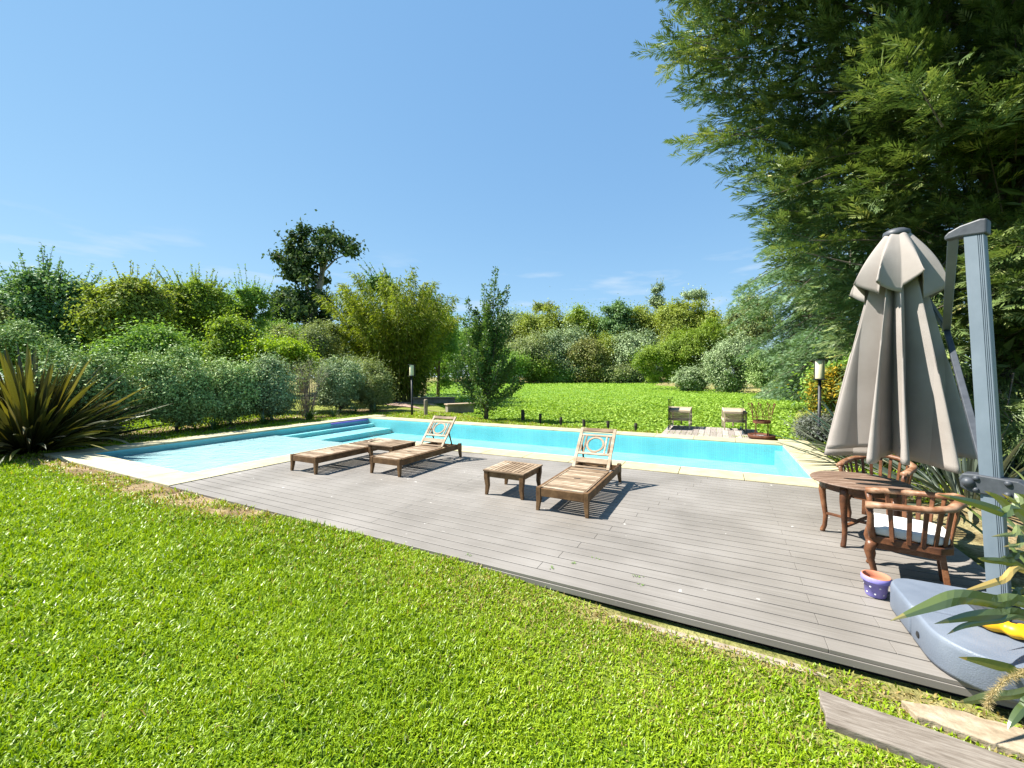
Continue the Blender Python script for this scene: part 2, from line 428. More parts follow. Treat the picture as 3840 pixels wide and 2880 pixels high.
# edge board and the shade-coloured block under the open joints
mb.box(((U_DECK + U_DR) / 2, V_F + .012, -.049), (U_DR - U_DECK - .01, .022, .044), rnd=.2)
deck = mb.build('deck', deck_mat, None, bevel=.002, segs=1); deck.rotation_euler = (0, 0, -TH); tag(deck, kind='structure')
jm = mat_noise('underdeck_shade', [(.3, (.012, .010, .008)), (.7, (.03, .025, .02))], 8, rough=.9)  # near-black colour paints the shade below the boards and in the front gap
mb = MB()
mb.box(((U_DECK + U_DR) / 2, (V_F + V_NO) / 2 + .04, -.165), (U_DR - U_DECK - .06, V_NO - V_F - .10, .27))
o = mb.build('deck_substructure', jm); o.rotation_euler = (0, 0, -TH); tag(o, kind='structure')

# ---- swimming pool
pool = empty('swimming_pool', (0, 0, 0), -TH, 'L-shaped swimming pool of pale turquoise water with cream coping', 'swimming pool')
cop = mat_noise('cream_coping', [(.3, (.33, .29, .175)), (.5, (.385, .345, .215)), (.7, (.43, .395, .265))], 3.5, rough=.75, bump=.25, bscale=60, rnd=.18, spec=.25)
mb = MB()
def slabs(u0, u1, v0, v1, along, L0, zt=.014):
    """a run of coping stones with thin joints"""
    n = max(1, round(((u1 - u0) if along == 'u' else (v1 - v0)) / L0))
    for k in range(n):
        if along == 'u':
            a0 = u0 + (u1 - u0) * k / n; a1 = u0 + (u1 - u0) * (k + 1) / n
            mb.box(((a0 + a1) / 2, (v0 + v1) / 2, zt - .03), (a1 - a0 - .007, v1 - v0 - .003, .06))
        else:
            a0 = v0 + (v1 - v0) * k / n; a1 = v0 + (v1 - v0) * (k + 1) / n
            mb.box(((u0 + u1) / 2, (a0 + a1) / 2, zt - .03), (u1 - u0 - .003, a1 - a0 - .007, .06))
slabs(U_LO, U_LI, V_F, V_BO + .35, 'v', .98, .03)
slabs(U_LI, U_DECK, V_F, V_SF, 'u', .95)
slabs(U_SR, U_DECK, V_SF, V_NI, 'v', .92)
slabs(U_DECK, U_RI, V_NO, V_NI, 'u', 1.0)
slabs(U_RI, U_RO, V_NO, V_BO + .22, 'v', 1.15, .03)
slabs(U_LI, U_RI, V_BI, V_BO, 'u', 1.0)
mb.build('coping', cop, pool, bevel=.008)
bm_, nt, bs = new_mat('pool_plaster'); L = nt.links.new
tc = N(nt, 'ShaderNodeTexCoord'); nz_ = N(nt, 'ShaderNodeTexNoise'); nz_.inputs['Scale'].default_value = 1.4; nz_.inputs['Detail'].default_value = 8
L(tc.outputs['Object'], nz_.inputs['Vector'])
rp = ramp(nt, [(.3, (.17, .53, .57)), (.5, (.20, .58, .62)), (.7, (.24, .63, .66))]); L(nz_.outputs['Fac'], rp.inputs[0])
bk = N(nt, 'ShaderNodeTexBrick'); bk.inputs['Scale'].default_value = 1; bk.offset = 0
bk.inputs['Brick Width'].default_value = .05; bk.inputs['Row Height'].default_value = .05; bk.inputs['Mortar Size'].default_value = .006
bk.inputs['Color1'].default_value = (1, 1, 1, 1); bk.inputs['Color2'].default_value = (.88, .92, .95, 1); bk.inputs['Mortar'].default_value = (.80, .86, .88, 1)
L(tc.outputs['Object'], bk.inputs['Vector'])
mm = N(nt, 'ShaderNodeMix', data_type='RGBA', blend_type='MULTIPLY'); mm.inputs['Factor'].default_value = 1; L(rp.outputs[0], mm.inputs['A']); L(bk.outputs['Color'], mm.inputs['B'])
L(mm.outputs['Result'], bs.inputs['Base Color']); bs.inputs['Roughness'].default_value = .6
shelf_m = mat_noise('pale_pool_plaster', [(.3, (.25, .37, .385)), (.5, (.285, .405, .415)), (.68, (.32, .43, .44))], 2.0, rough=.6, detail=10)
step_m = mat_noise('pool_step_plaster', [(.3, (.24, .58, .60)), (.7, (.28, .62, .63))], 2.0, rough=.6)
FL = -.50
mb = MB()
mb.box(((U_LI + U_RI) / 2, (V_SF + V_BI) / 2, FL - .05), (U_RI - U_LI + .1, V_BI - V_SF + .1, .1))
wz = (-.017 - .6) / 2; wh = .583
mb.box((U_LI - .05, (V_SF + V_BI) / 2, wz), (.1, V_BI - V_SF + .2, wh))
mb.box((U_RI + .05, (V_NI + V_BI) / 2, wz), (.1, V_BI - V_NI + .2, wh))
mb.box(((U_LI + U_RI) / 2, V_BI + .05, wz), (U_RI - U_LI, .1, wh))
mb.box(((U_LI + U_SR) / 2, V_SF - .05, wz), (U_SR - U_LI, .1, wh))
mb.box((U_SR + .05, (V_SF + V_NI) / 2, wz), (.1, V_NI - V_SF, wh))
mb.box(((U_SR + .1 + U_RI) / 2, V_NI - .05, wz), (U_RI - U_SR - .1, .1, wh))
mb.box((U_RI - .08, (V_NI + V_BI) / 2, -.36), (.16, V_BI - V_NI - .01, .44))
mb.build('basin', bm_, pool)
mb = MB(); mb.box(((U_LI + U_SR) / 2, (V_SF + V_SHELF) / 2, -.36), (U_SR - U_LI - .01, V_SHELF - V_SF - .01, .40)); mb.build('shallow_shelf', shelf_m, pool, bevel=.012)
for k, (ua, ub, zt) in enumerate([(U_LI + .005, -11.92, -.19), (-11.915, -11.02, -.32)]):
    mb = MB(); mb.box(((ua + ub) / 2, (V_SHELF + V_BI) / 2, (zt + FL) / 2), (ub - ua, V_BI - V_SHELF - .02, zt - FL)); mb.build('step', step_m, pool, bevel=.012)
# water sheet
wm = bpy.data.materials.new('pool_water'); wm.use_nodes = True; nt = wm.node_tree; nt.nodes.clear(); L = nt.links.new
out = N(nt, 'ShaderNodeOutputMaterial'); tr = N(nt, 'ShaderNodeBsdfTransparent'); tr.inputs[0].default_value = (.90, .98, .985, 1)
gl = N(nt, 'ShaderNodeBsdfGlossy'); gl.inputs['Roughness'].default_value = .03
fr = N(nt, 'ShaderNodeFresnel'); fr.inputs['IOR'].default_value = 1.11
tc = N(nt, 'ShaderNodeTexCoord'); wn = N(nt, 'ShaderNodeTexNoise'); wn.inputs['Scale'].default_value = 5; wn.inputs['Detail'].default_value = 4; wn.inputs['Distortion'].default_value = .6
L(tc.outputs['Object'], wn.inputs['Vector']); bp = N(nt, 'ShaderNodeBump'); bp.inputs['Strength'].default_value = .6; bp.inputs['Distance'].default_value = .05
L(wn.outputs['Fac'], bp.inputs['Height']); L(bp.outputs[0], gl.inputs['Normal']); L(bp.outputs[0], fr.inputs['Normal'])
mx = N(nt, 'ShaderNodeMixShader'); L(fr.outputs[0], mx.inputs[0]); L(tr.outputs[0], mx.inputs[1]); L(gl.outputs[0], mx.inputs[2]); L(mx.outputs[0], out.inputs['Surface'])
WL = -.045
wv = [(U_LI, V_SF), (U_SR, V_SF), (U_SR, V_NI), (U_RI, V_NI), (U_RI, V_BI), (U_LI, V_BI)]
raw_mesh('water', [(a, b, WL) for a, b in wv], np.arange(6), [0], wm, pool)

# ---- brick path behind the pool
path_m = mat_noise('brick_path', [(.3, (.20, .12, .09)), (.5, (.30, .20, .15)), (.7, (.36, .27, .20))], 6, rough=.9, bump=.3)
pp = [atz(x, y, 0) for x, y in [(1425, 1513), (1560, 1527), (1668, 1546), (1690, 1530), (1620, 1512), (1500, 1505), (1430, 1500)]]
pz = [Vector((p.x, p.y, gz1(p.x, p.y) + .03)) for p in pp]
path = raw_mesh('path', pz, np.arange(len(pz)), [0], path_m); tag(path, kind='structure')

# ================================================================== OBJECTS
teak = mat_noise('weathered_teak', [(.25, (.062, .033, .014)), (.45, (.125, .068, .029)), (.6, (.175, .102, .046)), (.78, (.27, .19, .11))], 3.2, (2.2, 2.2, 2.2), rough=.6, bump=.3, bscale=40, rnd=.30, spec=.25)
teak_top = mat_noise('sun_bleached_teak', [(.25, (.135, .090, .054)), (.45, (.225, .160, .102)), (.62, (.305, .230, .155)), (.8, (.41, .335, .25))], 4.0, (1.0, 3.0, 3.0), rough=.68, bump=.3, bscale=45, rnd=.42, spec=.2)
teak_red = mat_noise('reddish_teak', [(.25, (.040, .015, .007)), (.45, (.098, .038, .016)), (.62, (.155, .062, .026)), (.8, (.25, .125, .062))], 4.5, (2, 2, 2), rough=.42, bump=.25, bscale=30, rnd=.25, spec=.4)
teak_arm = mat_noise('worn_teak_arm', [(.3, (.10, .040, .017)), (.46, (.17, .075, .034)), (.60, (.32, .20, .125)), (.80, (.46, .37, .285))], 3.5, (2, 2, 2), rough=.5, bump=.2, bscale=30, spec=.35)
table_m = mat_noise('weathered_table_top', [(.3, (.085, .050, .034)), (.5, (.15, .095, .065)), (.64, (.22, .155, .115)), (.78, (.42, .36, .30))], 5, (1.2, 7, 3), rough=.6, bump=.25, bscale=30, spec=.3)
black_m = mat_noise('dark_fitting', [(.3, (.012, .012, .012)), (.7, (.03, .03, .03))], 20, rough=.5)

def ring_pts(cx, cy, r, n=28):
    return [(cx + r * math.cos(2 * math.pi * i / n), cy + r * math.sin(2 * math.pi * i / n)) for i in range(n)]

def make_lounger(angle, label):
    """frame 0.67 x 1.82 m; x across, y from the foot end to the head end"""
    root = empty('sun_lounger', (0, 0, 0), -TH, label, 'sun lounger', 'teak sun loungers on the deck')
    W, LN, H, HY = .67, 1.82, .29, 1.24
    f = MB()
    for sx in (-1, 1):
        f.box((sx * (W / 2 - .018), LN / 2, H - .055), (.034, LN - .07, .105), rnd=.35)
    f.box((0, .022, H - .058), (W - .12, .036, .10), rnd=.4); f.box((0, LN - .03, H - .07), (W - .12, .034, .085), rnd=.3)
    f.box((0, HY, H - .06), (W - .08, .05, .04)); f.box((0, .62, H - .07), (W - .08, .05, .035))
    f.build('frame', teak, root, bevel=.004)
    for sx in (-1, 1):
        for yy in (.03, LN - .03):
            m = MB(); sg = 1 if yy < 1 else -1
            pts = [(sx * (W / 2 - .028), yy, H + .004), (sx * (W / 2 - .028), yy, H - .12), (sx * (W / 2 - .028), yy - .003 * sg, .12), (sx * (W / 2 - .016), yy - .012 * sg, 0)]
            m.sweep(pts, [[(-.03, -.03), (.03, -.03), (.03, .03), (-.03, .03)]] * 2 + [[(-.027, -.027), (.027, -.027), (.027, .027), (-.027, .027)], [(-.02, -.02), (.02, -.02), (.02, .02), (-.02, .02)]], up=(0, 1, 0), rnd=.45)
            m.build('leg', teak, root, bevel=.004)
    s = MB(); n = 15; y0, y1 = .045, HY - .17; p = (y1 - y0) / n
    for i in range(n):
        s.box((0, y0 + (i + .5) * p, H - .008), (W - .14, p - .019, .018))
    for sx in (-1, 1):
        s.box((sx * (W / 2 - .055), (y0 + y1) / 2, H - .006), (.022, y1 - y0, .02))
    s.box((0, HY - .085, H - .006), (W - .09, .145, .022))
    s.build('seat_slats', teak_top, root, bevel=.003, segs=1)
    s = MB(); s.box((.0, .62, H + .0045), (.085, .016, .005)); s.build('finger_slot', black_m, root)
    BL, BW = .72, W - .10
    m = MB()
    for sx in (-1, 1): m.box((sx * (BW / 2 - .024), BL / 2, .0), (.048, BL, .026))
    def rail(y, h): m.box((0, y, .001), (BW - .096, h, .022))
    rail(BL - .035, .062); rail(BL - .135, .034); rail(.255, .04); rail(.135, .085); rail(.02, .03)
    cy = (BL - .152 + .275) / 2; cr = (BL - .152 - .275) / 2 - .008
    for sx in (-1, 1):
        for xx in (.215, .160): m.box((sx * xx, cy, .001), (.027, 2 * cr + .016, .016))
    secs = [(-.017, -.008), (.017, -.008), (.017, .008), (-.017, .008)]
    m.sweep([(x, y, .001) for x, y in ring_pts(0, cy, cr - .012)], [secs] * 28, up=(0, 0, 1), closed=True)
    bk_ = m.build('backrest', teak_top, root, bevel=.003, segs=1); bk_.location = (0, HY, H + .006); bk_.rotation_euler = (angle, 0, 0)
    if angle > .2:
        m = MB(); ca, sa = math.cos(angle), math.sin(angle)
        for sx in (-1, 1):
            m.beam((sx * (BW / 2 - .07), HY + .42 * ca, H + .42 * sa), (sx * (BW / 2 - .07), LN - .16, H - .06), .028, .022)
        m.beam((-BW / 2 + .06, LN - .17, H - .05), (BW / 2 - .06, LN - .17, H - .05), .03, .03)
        m.build('prop', teak, root, bevel=.003, segs=1)
    return root
lg = make_lounger(0.0, 'teak sun lounger lying flat, the one nearest the shallow end of the pool')
lg.location = P(-6.44, 4.55)
lg = make_lounger(R(49), 'teak sun lounger with raised back beside the small table, middle one on the deck')
lg.location = P(-5.03, 5.06)
lg2 = copy_tree(lg); lg2.location = P(-1.69, 4.60)
lg2['label'] = 'teak sun lounger with raised back standing alone nearest the lawn'

def make_side_table(label):
    root = empty('side_table', (0, 0, 0), -TH, label, 'side table', 'low teak side tables by the loungers')
    W, D, H = .64, .67, .36
    m = MB()
    n = 9; x0 = -W / 2 + .05; p = (W - .10) / n
    for i in range(n): m.box((x0 + (i + .5) * p, 0, H - .011), (p - .013, D - .10, .021))
    for s in (-1, 1):
        m.box((0, s * (D / 2 - .026), H - .011), (W, .05, .022)); m.box((s * (W / 2 - .026), 0, H - .0105), (.049, D - .105, .021))
    m.build('table_top', teak_top, root, bevel=.003, segs=1)
    m = MB()
    for s in (-1, 1):
        m.box((0, s * (D / 2 - .045), H - .064), (W - .12, .024, .08)); m.box((s * (W / 2 - .045), 0, H - .0645), (.024, D - .12, .08))
    m.build('apron', teak, root, bevel=.003, segs=1)
    for sx in (-1, 1):
        for sy in (-1, 1):
            m = MB(); x, y = sx * (W / 2 - .042), sy * (D / 2 - .042)
            q4 = lambda r: [(-r, -r), (r, -r), (r, r), (-r, r)]
            m.sweep([(x, y, H - .0225), (x, y, H - .11), (x - sx * .012, y - sy * .004, .13), (x + sx * .004, y, 0)], [q4(.032), q4(.032), q4(.027), q4(.019)], up=(0, 1, 0))
            m.build('leg', teak, root, bevel=.004)
    return root
t = make_side_table('low slatted teak side table between the flat lounger and the middle lounger'); t.location = P(-5.745, 5.99)
t2 = copy_tree(t); t2.location = P(-2.64, 5.19)
t2['label'] = 'low slatted teak side table standing left of the lone lounger'

# ---- round bistro table
def cabriole(m, x, y, h, out, r0=.045, r1=.021, dirn=None, ang=None):
    a = math.atan2(y, x) if ang is None else ang; c, s = math.cos(a), math.sin(a)
    prof = [(0, 0, 1.0), (.010 * out, .12, .94), (.020 * out, .24, .82), (.008 * out, .45, .66), (-.010 * out, .70, .56), (-.004 * out, .88, .52), (.012 * out, .97, .58), (.014 * out, 1.0, .54)]
    pts = [(x + c * o_, y + s * o_, h * (1 - t_)) for o_, t_, k in prof]
    m.tube(pts, [r0 * k for o_, t_, k in prof], 8, up=(c, s, 0))
tb = empty('bistro_table', P(1.27, 5.22), -TH + .2, 'small round dark wood bistro table between the two armchairs', 'table')
m = MB(); m.lathe([(.0001, .595), (.365, .597), (.392, .604), (.398, .612), (.392, .622), (.36, .626), (.0001, .627)], 48); m.build('table_top', table_m, tb)
m = MB(); m.lathe([(.30, .53), (.315, .53), (.315, .596), (.30, .596)], 32); m.build('apron', teak_red, tb)
for k in range(4):
    a = R(45 + 90 * k); m = MB(); cabriole(m, .29 * math.cos(a), .29 * math.sin(a), .596, 1.2, .042); m.build('leg', teak_red, tb, smooth=True)
m = MB()
for a in (R(45), R(135)):
    c, s = math.cos(a), math.sin(a); dz = 0 if a < 1 else .004
    m.beam((-.27 * c, -.27 * s, .20 + dz), (.27 * c, .27 * s, .20 + dz), .035, .022)
m.build('stretcher', teak_red, tb, bevel=.003)

# ---- armchairs with horseshoe back rail; x = facing direction
def make_armchair(label):
    root = empty('armchair', (0, 0, 0), 0, label, 'armchair', 'dark wood armchairs at the bistro table')
    SH = .385
    m = MB()
    seat = [(.25, -.225), (.25, .225), (-.16, .235), (-.235, .15), (-.25, 0), (-.235, -.15), (-.16, -.235)]
    m.prism(seat, SH - .06, SH); m.build('seat', teak_red, root, bevel=.008)
    # horseshoe path
    hp = [(.27, -.275), (.15, -.285), (.0, -.285), (-.12, -.27), (-.21, -.215), (-.265, -.12), (-.28, 0), (-.265, .12), (-.21, .215), (-.12, .27), (.0, .285), (.15, .285), (.27, .275)]
    hz = [.640, .655, .665, .675, .69, .72, .735, .72, .69, .675, .665, .655, .640]
    sec = [(-.028, -.018), (-.012, -.024), (.02, -.022), (.032, -.006), (.028, .016), (.006, .024), (-.02, .02), (-.032, .004)]
    secs = []
    for i in range(13):
        k = 1.15 if i in (0, 12) else (1.1 if 4 < i < 8 else 1.0); secs.append([(a * k, b * k) for a, b in sec])
    m = MB(); m.sweep([(x, y, z) for (x, y), z in zip(hp, hz)], secs, up=(0, 0, 1)); m.build('arm_rail', teak_arm, root, smooth=True)
    m = MB()
    def on_path(t):
        i = min(int(t), 11); k = t - i
        return (hp[i][0] * (1 - k) + hp[i + 1][0] * k, hp[i][1] * (1 - k) + hp[i + 1][1] * k, hz[i] * (1 - k) + hz[i + 1] * k)
    for t in np.linspace(1.15, 10.85, 14):
        x, y, z = on_path(t); k = .84
        m.beam((x * k, y * k, SH - .02), (x, y, z - .012), .030, .014, up=(x, y, 0))
    m.build('back_slats', teak_red, root, bevel=.003, segs=1)
    for s in (-1, 1):
        m = MB(); m.tube([(.225, s * .225, SH - .01), (.240, s * .245, SH + .08), (.238, s * .262, SH + .16), (.255, s * .275, .632)], [.024, .025, .022, .024], 8, up=(0, 1, 0)); m.build('arm_post', teak_red, root, smooth=True)
        m = MB(); cabriole(m, .225, s * .20, SH - .055, 1.3, .040, ang=s * .5); m.build('leg', teak_red, root, smooth=True)
        m = MB(); m.beam((-.17, s * .16, SH - .05), (-.215, s * .175, 0), .040, .036, up=(1, 0, 0)); m.build('leg', teak_red, root, bevel=.004)
    m = MB()
    for s in (-1, 1): m.beam((.20, s * .19, SH - .085), (-.17, s * .17, SH - .085), .022, .05)
    m.beam((.215, -.17, SH - .085), (.215, .17, SH - .085), .022, .05)
    m.build('seat_apron', teak_red, root, bevel=.003)
    return root
ch = make_armchair('dark wood armchair with a white cushion, nearest the umbrella base')
ch.location = P(1.40, 4.40); ch.rotation_euler = (0, 0, -TH + R(166))
cush_m = mat_noise('white_canvas', [(.3, (.62, .60, .55)), (.6, (.74, .72, .68))], 7, rough=.9, bump=.3, bscale=220)
m = MB()
cp = [(.255, -.215), (.255, .215), (-.14, .22), (-.215, .14), (-.23, 0), (-.215, -.14), (-.14, -.22)]
m.prism(cp, .387, .462)
cu_ = m.build('seat_cushion', cush_m, None, smooth=True, bevel=.026, segs=4)
cu_.location = ch.location; cu_.rotation_euler = ch.rotation_euler
tag(cu_, 'white canvas seat cushion lying in the front armchair', 'cushion')
ch2 = copy_tree(ch); ch2.location = P(1.63, 5.98); ch2.rotation_euler = (0, 0, -TH + R(-119))
ch2['label'] = 'dark wood armchair without a cushion, behind the round table under the umbrella'

# ---- cantilever umbrella, folded
um_grey = mat_noise('grey_anodised_post', [(.3, (.10, .130, .158)), (.6, (.13, .163, .195)), (.8, (.16, .195, .228))], 6, (1, 1, .4), rough=.5, spec=.4, metal=.0, bump=.05)
um_dark = mat_noise('dark_grey_plastic', [(.3, (.035, .04, .048)), (.7, (.06, .067, .078))], 14, rough=.5, bump=.1, spec=.4)
um_base = mat_noise('slate_blue_plastic', [(.3, (.105, .128, .165)), (.55, (.135, .160, .20)), (.75, (.17, .195, .235))], 3.5, rough=.5, bump=.25, bscale=140, spec=.4)
cloth = mat_noise('taupe_canvas', [(.3, (.26, .232, .208)), (.6, (.31, .28, .255)), (.8, (.35, .32, .295))], 2.5, rough=.95, bump=.35, bscale=260, spec=.1)
UB = P(1.58, 3.60)
um = empty('cantilever_umbrella', UB, -TH, 'folded taupe cantilever umbrella on a grey post with weighted base', 'umbrella')
Z0 = .205
a_m = R(-33)
mast_top = Vector((-.06, .24, 2.66)); mast_bot = Vector((0, 0, .19))
ax = Vector((math.cos(a_m), math.sin(a_m), 0)); ay_ = Vector((-math.sin(a_m), math.cos(a_m), 0))
def mast_at(z): return mast_bot + (mast_top - mast_bot) * ((z - .19) / (2.66 - .19))
m = MB(); hw, hd = .045, .040
sec = []
# front face with three fine grooves towards its right edge
fr_ = [(-hw, -hd)]
for gx_ in (.018, .026, .034): fr_ += [(gx_ - .002, -hd), (gx_ - .001, -hd + .004), (gx_ + .001, -hd + .004), (gx_ + .002, -hd)]
sec = fr_ + [(hw - .004, -hd), (hw, -hd + .004), (hw, hd), (-hw, hd)]
vs = []
for c in (mast_bot, mast_top):
    for x, y in sec: vs.append(c + ax * x + ay_ * y)
k = len(sec); m.add(vs, [(i, (i + 1) % k, k + (i + 1) % k, k + i) for i in range(k)] + [tuple(range(k))[::-1], tuple(range(k, 2 * k))]); m.build('mast', um_grey, um)
# cap at the top of the mast, reaching over to the strut
hub = Vector((-.13, 1.36, 2.98)); sl = mast_at(.98)
st_dir = (Vector((hub.x, hub.y, 0)) - Vector((mast_top.x, mast_top.y, 0))).normalized()
cap_l = -ax
m = MB()
prof = [(.062, -.045), (.062, .052), (.03, .058), (-.06, .04), (-.115, .012), (-.135, -.012), (-.13, -.040), (-.06, -.034)]
vs = []
for w in (-.052, .052):
    for x, z in prof: vs.append(mast_top + ax * x + ay_ * w + Vector((0, 0, z)))
k = len(prof); m.add(vs, [tuple(range(k)), tuple(range(k, 2 * k))[::-1]] + [(i, k + i, k + (i + 1) % k, (i + 1) % k) for i in range(k)])
m.build('mast_cap', um_dark, um, bevel=.01)
st0 = mast_top + cap_l * .10 + Vector((0, 0, -.02)); boom_a = sl + Vector((0, .06, .05)); boom_b = hub
jw = Vector((3.98, 3.70, 2.10)) - UB; joint = Vector((jw.x * CT - jw.y * ST, jw.x * ST + jw.y * CT, jw.z))
m = MB(); m.beam(st0, joint, .052, .03, up=ay_ + cap_l * .2)
for d_ in (-.013, 0, .013): m.beam(st0 + cap_l * .0 + ax * d_ - ay_ * .017, joint + ax * d_ - ay_ * .017, .005, .008, up=ay_ + cap_l * .2)
m.build('strut', um_grey, um, bevel=.003)
m = MB(); m.beam(boom_a, joint, .04, .03); m.beam(joint, Vector((hub.x + .05, hub.y, hub.z - .25)), .04, .03); m.build('boom', um_dark, um, bevel=.004)
# slider bracket with bolts and crank arm
br = MB(); bc = sl - ay_ * (hd + .012)
def bpt(x, z, w): return bc + ax * x + Vector((0, 0, z)) + ay_ * w
out_ = [(-.135, .03), (-.12, .065), (-.06, .070), (.06, .064), (.115, .062), (.165, .03), (.19, -.03), (.19, -.13), (.155, -.14), (.135, -.08), (.09, -.06), (0, -.05), (-.08, -.052), (-.125, -.03)]
vs = [bpt(x, z, -.006) for x, z in out_] + [bpt(x, z, .105) for x, z in out_]; k = len(out_)
br.add(vs, [tuple(range(k)), tuple(range(k, 2 * k))[::-1]] + [(i, k + i, k + (i + 1) % k, (i + 1) % k) for i in range(k)])
br.build('slider_bracket', um_dark, um, bevel=.008)
for x, z, r in ((-.092, .012, .032), (-.058, .045, .016), (-.058, -.028, .016), (.075, .040, .018), (.075, -.030, .018)):
    b_ = MB(); b_.ball(bpt(x, z, -.006), r, 8); b_.build('bolt', um_dark, um, smooth=True)
# canopy: closed, eight deep pleats hanging from the hub; vent flap on top
cax_top = hub.copy(); cax_bot = Vector((-.10, 1.42, .90))
def pleat(nz, nt_, zt, zb, rt, rb, depth0, depth1, hem, npl, ph, bulge=0.0, seed=1, lean=0.0):
    g = np.random.default_rng(seed); amp = .8 + .4 * g.random(npl); wid = g.normal(size=npl) * .10; hemj = g.normal(size=npl) * .03
    vs = []; fs = []
    for i in range(nz + 1):
        t = i / nz
        for j in range(nt_):
            a = 2 * math.pi * j / nt_
            s = (a / (2 * math.pi) * npl + ph) ; kf = int(math.floor(s)) % npl; fr = s - math.floor(s)
            fr2 = min(max(fr + wid[kf] * math.sin(math.pi * fr), 0), 1)
            w = .5 - .5 * math.cos(2 * math.pi * fr2); w = w ** .62
            dep = (depth0 + (depth1 - depth0) * t ** .8) * amp[kf]
            Rr = (rt + (rb - rt) * (t ** 1.0) + bulge * math.sin(math.pi * t))
            r = Rr * (1 - dep + dep * w)
            aa = a + lean * t * math.sin(2 * math.pi * fr2) * .5
            c = Vector((cax_top.x, cax_top.y, 0)).lerp(Vector((cax_bot.x, cax_bot.y, 0)), (zt - (zt + (zb - zt) * t)) / (cax_top.z - cax_bot.z) + (cax_top.z - zt) / (cax_top.z - cax_bot.z))
            z = zt + (zb - zt) * t - (hem * (1 - w) + hemj[kf] - hem * .5) * t ** 3
            vs.append((c.x + r * math.cos(aa), c.y + r * math.sin(aa), z))
    for i in range(nz):
        for j in range(nt_): fs.append((i * nt_ + j, (i + 1) * nt_ + j, (i + 1) * nt_ + (j + 1) % nt_, i * nt_ + (j + 1) % nt_))
    return vs, fs
m = MB(); vs, fs = pleat(40, 288, 2.86, .93, .12, .52, .42, .84, -.05, 10, .12, .0, 4, .34); m.add(vs, fs)
cn = m.build('canopy', cloth, um, smooth=True)
so = cn.modifiers.new('thickness', 'SOLIDIFY'); so.thickness = .006
m = MB(); vs, fs = pleat(16, 288, 2.985, 2.48, .088, .35, .10, .34, .10, 8, .12, .035, 9, .25); m.add(vs, fs)
vf = m.build('vent_flap', cloth, um, smooth=True); so = vf.modifiers.new('thickness', 'SOLIDIFY'); so.thickness = .005
m = MB(); m.lathe([(.0001, .055), (.06, .05), (.092, .03), (.098, .0), (.09, -.02), (.0001, -.02)], 28, c=(cax_top.x, cax_top.y, cax_top.z)); m.build('canopy_cap', um_dark, um, smooth=True)
m = MB(); m.tube([(cax_top.x, cax_top.y, 2.9), (cax_bot.x, cax_bot.y, 1.0)], .022, 8); m.build('canopy_pole', um_dark, um)
# weighted base: four blocks with rounded outer corners
U0, U1, W0, W1 = 1.112 - 1.58, 2.10 - 1.58, 2.972 - 3.60, 3.93 - 3.60
cxm, cym = (U0 + U1) / 2, (W0 + W1) / 2
def block(sx, sy):
    x0, x1 = (cxm + .004, U1) if sx > 0 else (U0, cxm - .004); y0, y1 = (cym + .004, W1) if sy > 0 else (W0, cym - .004)
    r = .27 if sy < 0 else .16; n = 8; poly = []
    cs = [(x1, y1, 1, 1), (x0, y1, -1, 1), (x0, y0, -1, -1), (x1, y0, 1, -1)]
    for ci, (cx, cy, ux, uy) in enumerate(cs):
        rr = r if (ux == sx and uy == sy) else .02
        a0 = math.pi / 2 * ci
        for i in range(n + 1):
            a = a0 + math.pi / 2 * i / n; poly.append((cx - ux * rr + rr * math.cos(a), cy - uy * rr + rr * math.sin(a)))
    mb_ = MB(); k = len(poly); cx, cy = (x0 + x1) / 2, (y0 + y1) / 2
    lv = [(.965, .006), (1.0, .03), (1.0, .165), (.985, .188), (.955, .199), (.93, .2005)]
    vs = [(cx + (x - cx) * s, cy + (y - cy) * s, z) for s, z in lv for x, y in poly]
    fs = [tuple(range(k))[::-1], tuple((len(lv) - 1) * k + i for i in range(k))]
    for l in range(len(lv) - 1): fs += [(l * k + i, l * k + (i + 1) % k, (l + 1) * k + (i + 1) % k, (l + 1) * k + i) for i in range(k)]
    mb_.add(vs, fs); o = mb_.build('base_block', um_base, um)
    for p_ in o.data.polygons: p_.use_smooth = len(p_.vertices) == 4
    return o
for sx in (-1, 1):
    for sy in (-1, 1): block(sx, sy)
m = MB(); m.box((0, 0, .212), (.26, .26, .022)); m.box((0, 0, .238), (.17, .17, .03)); m.build('mast_foot', um_dark, um, bevel=.006)
m = MB(); 
for dx, dy in ((.11, .11), (-.11, .11), (.11, -.11), (-.11, -.11)):
    m = MB(); m.lathe([(.0001, .236), (.012, .234), (.014, .222)], 10, c=(dx, dy, 0)); m.build('foot_bolt', um_dark, um)
m = MB(); m.lathe([(.016, -.004), (.02, .004), (.012, .008), (.0001, .008)], 12)
for i in range(len(m.v)):
    x, y, z = m.v[i]; m.v[i] = (U0 - z, cym - .12 + x, .085 + y)
m.build('filler_plug', black_m, um)

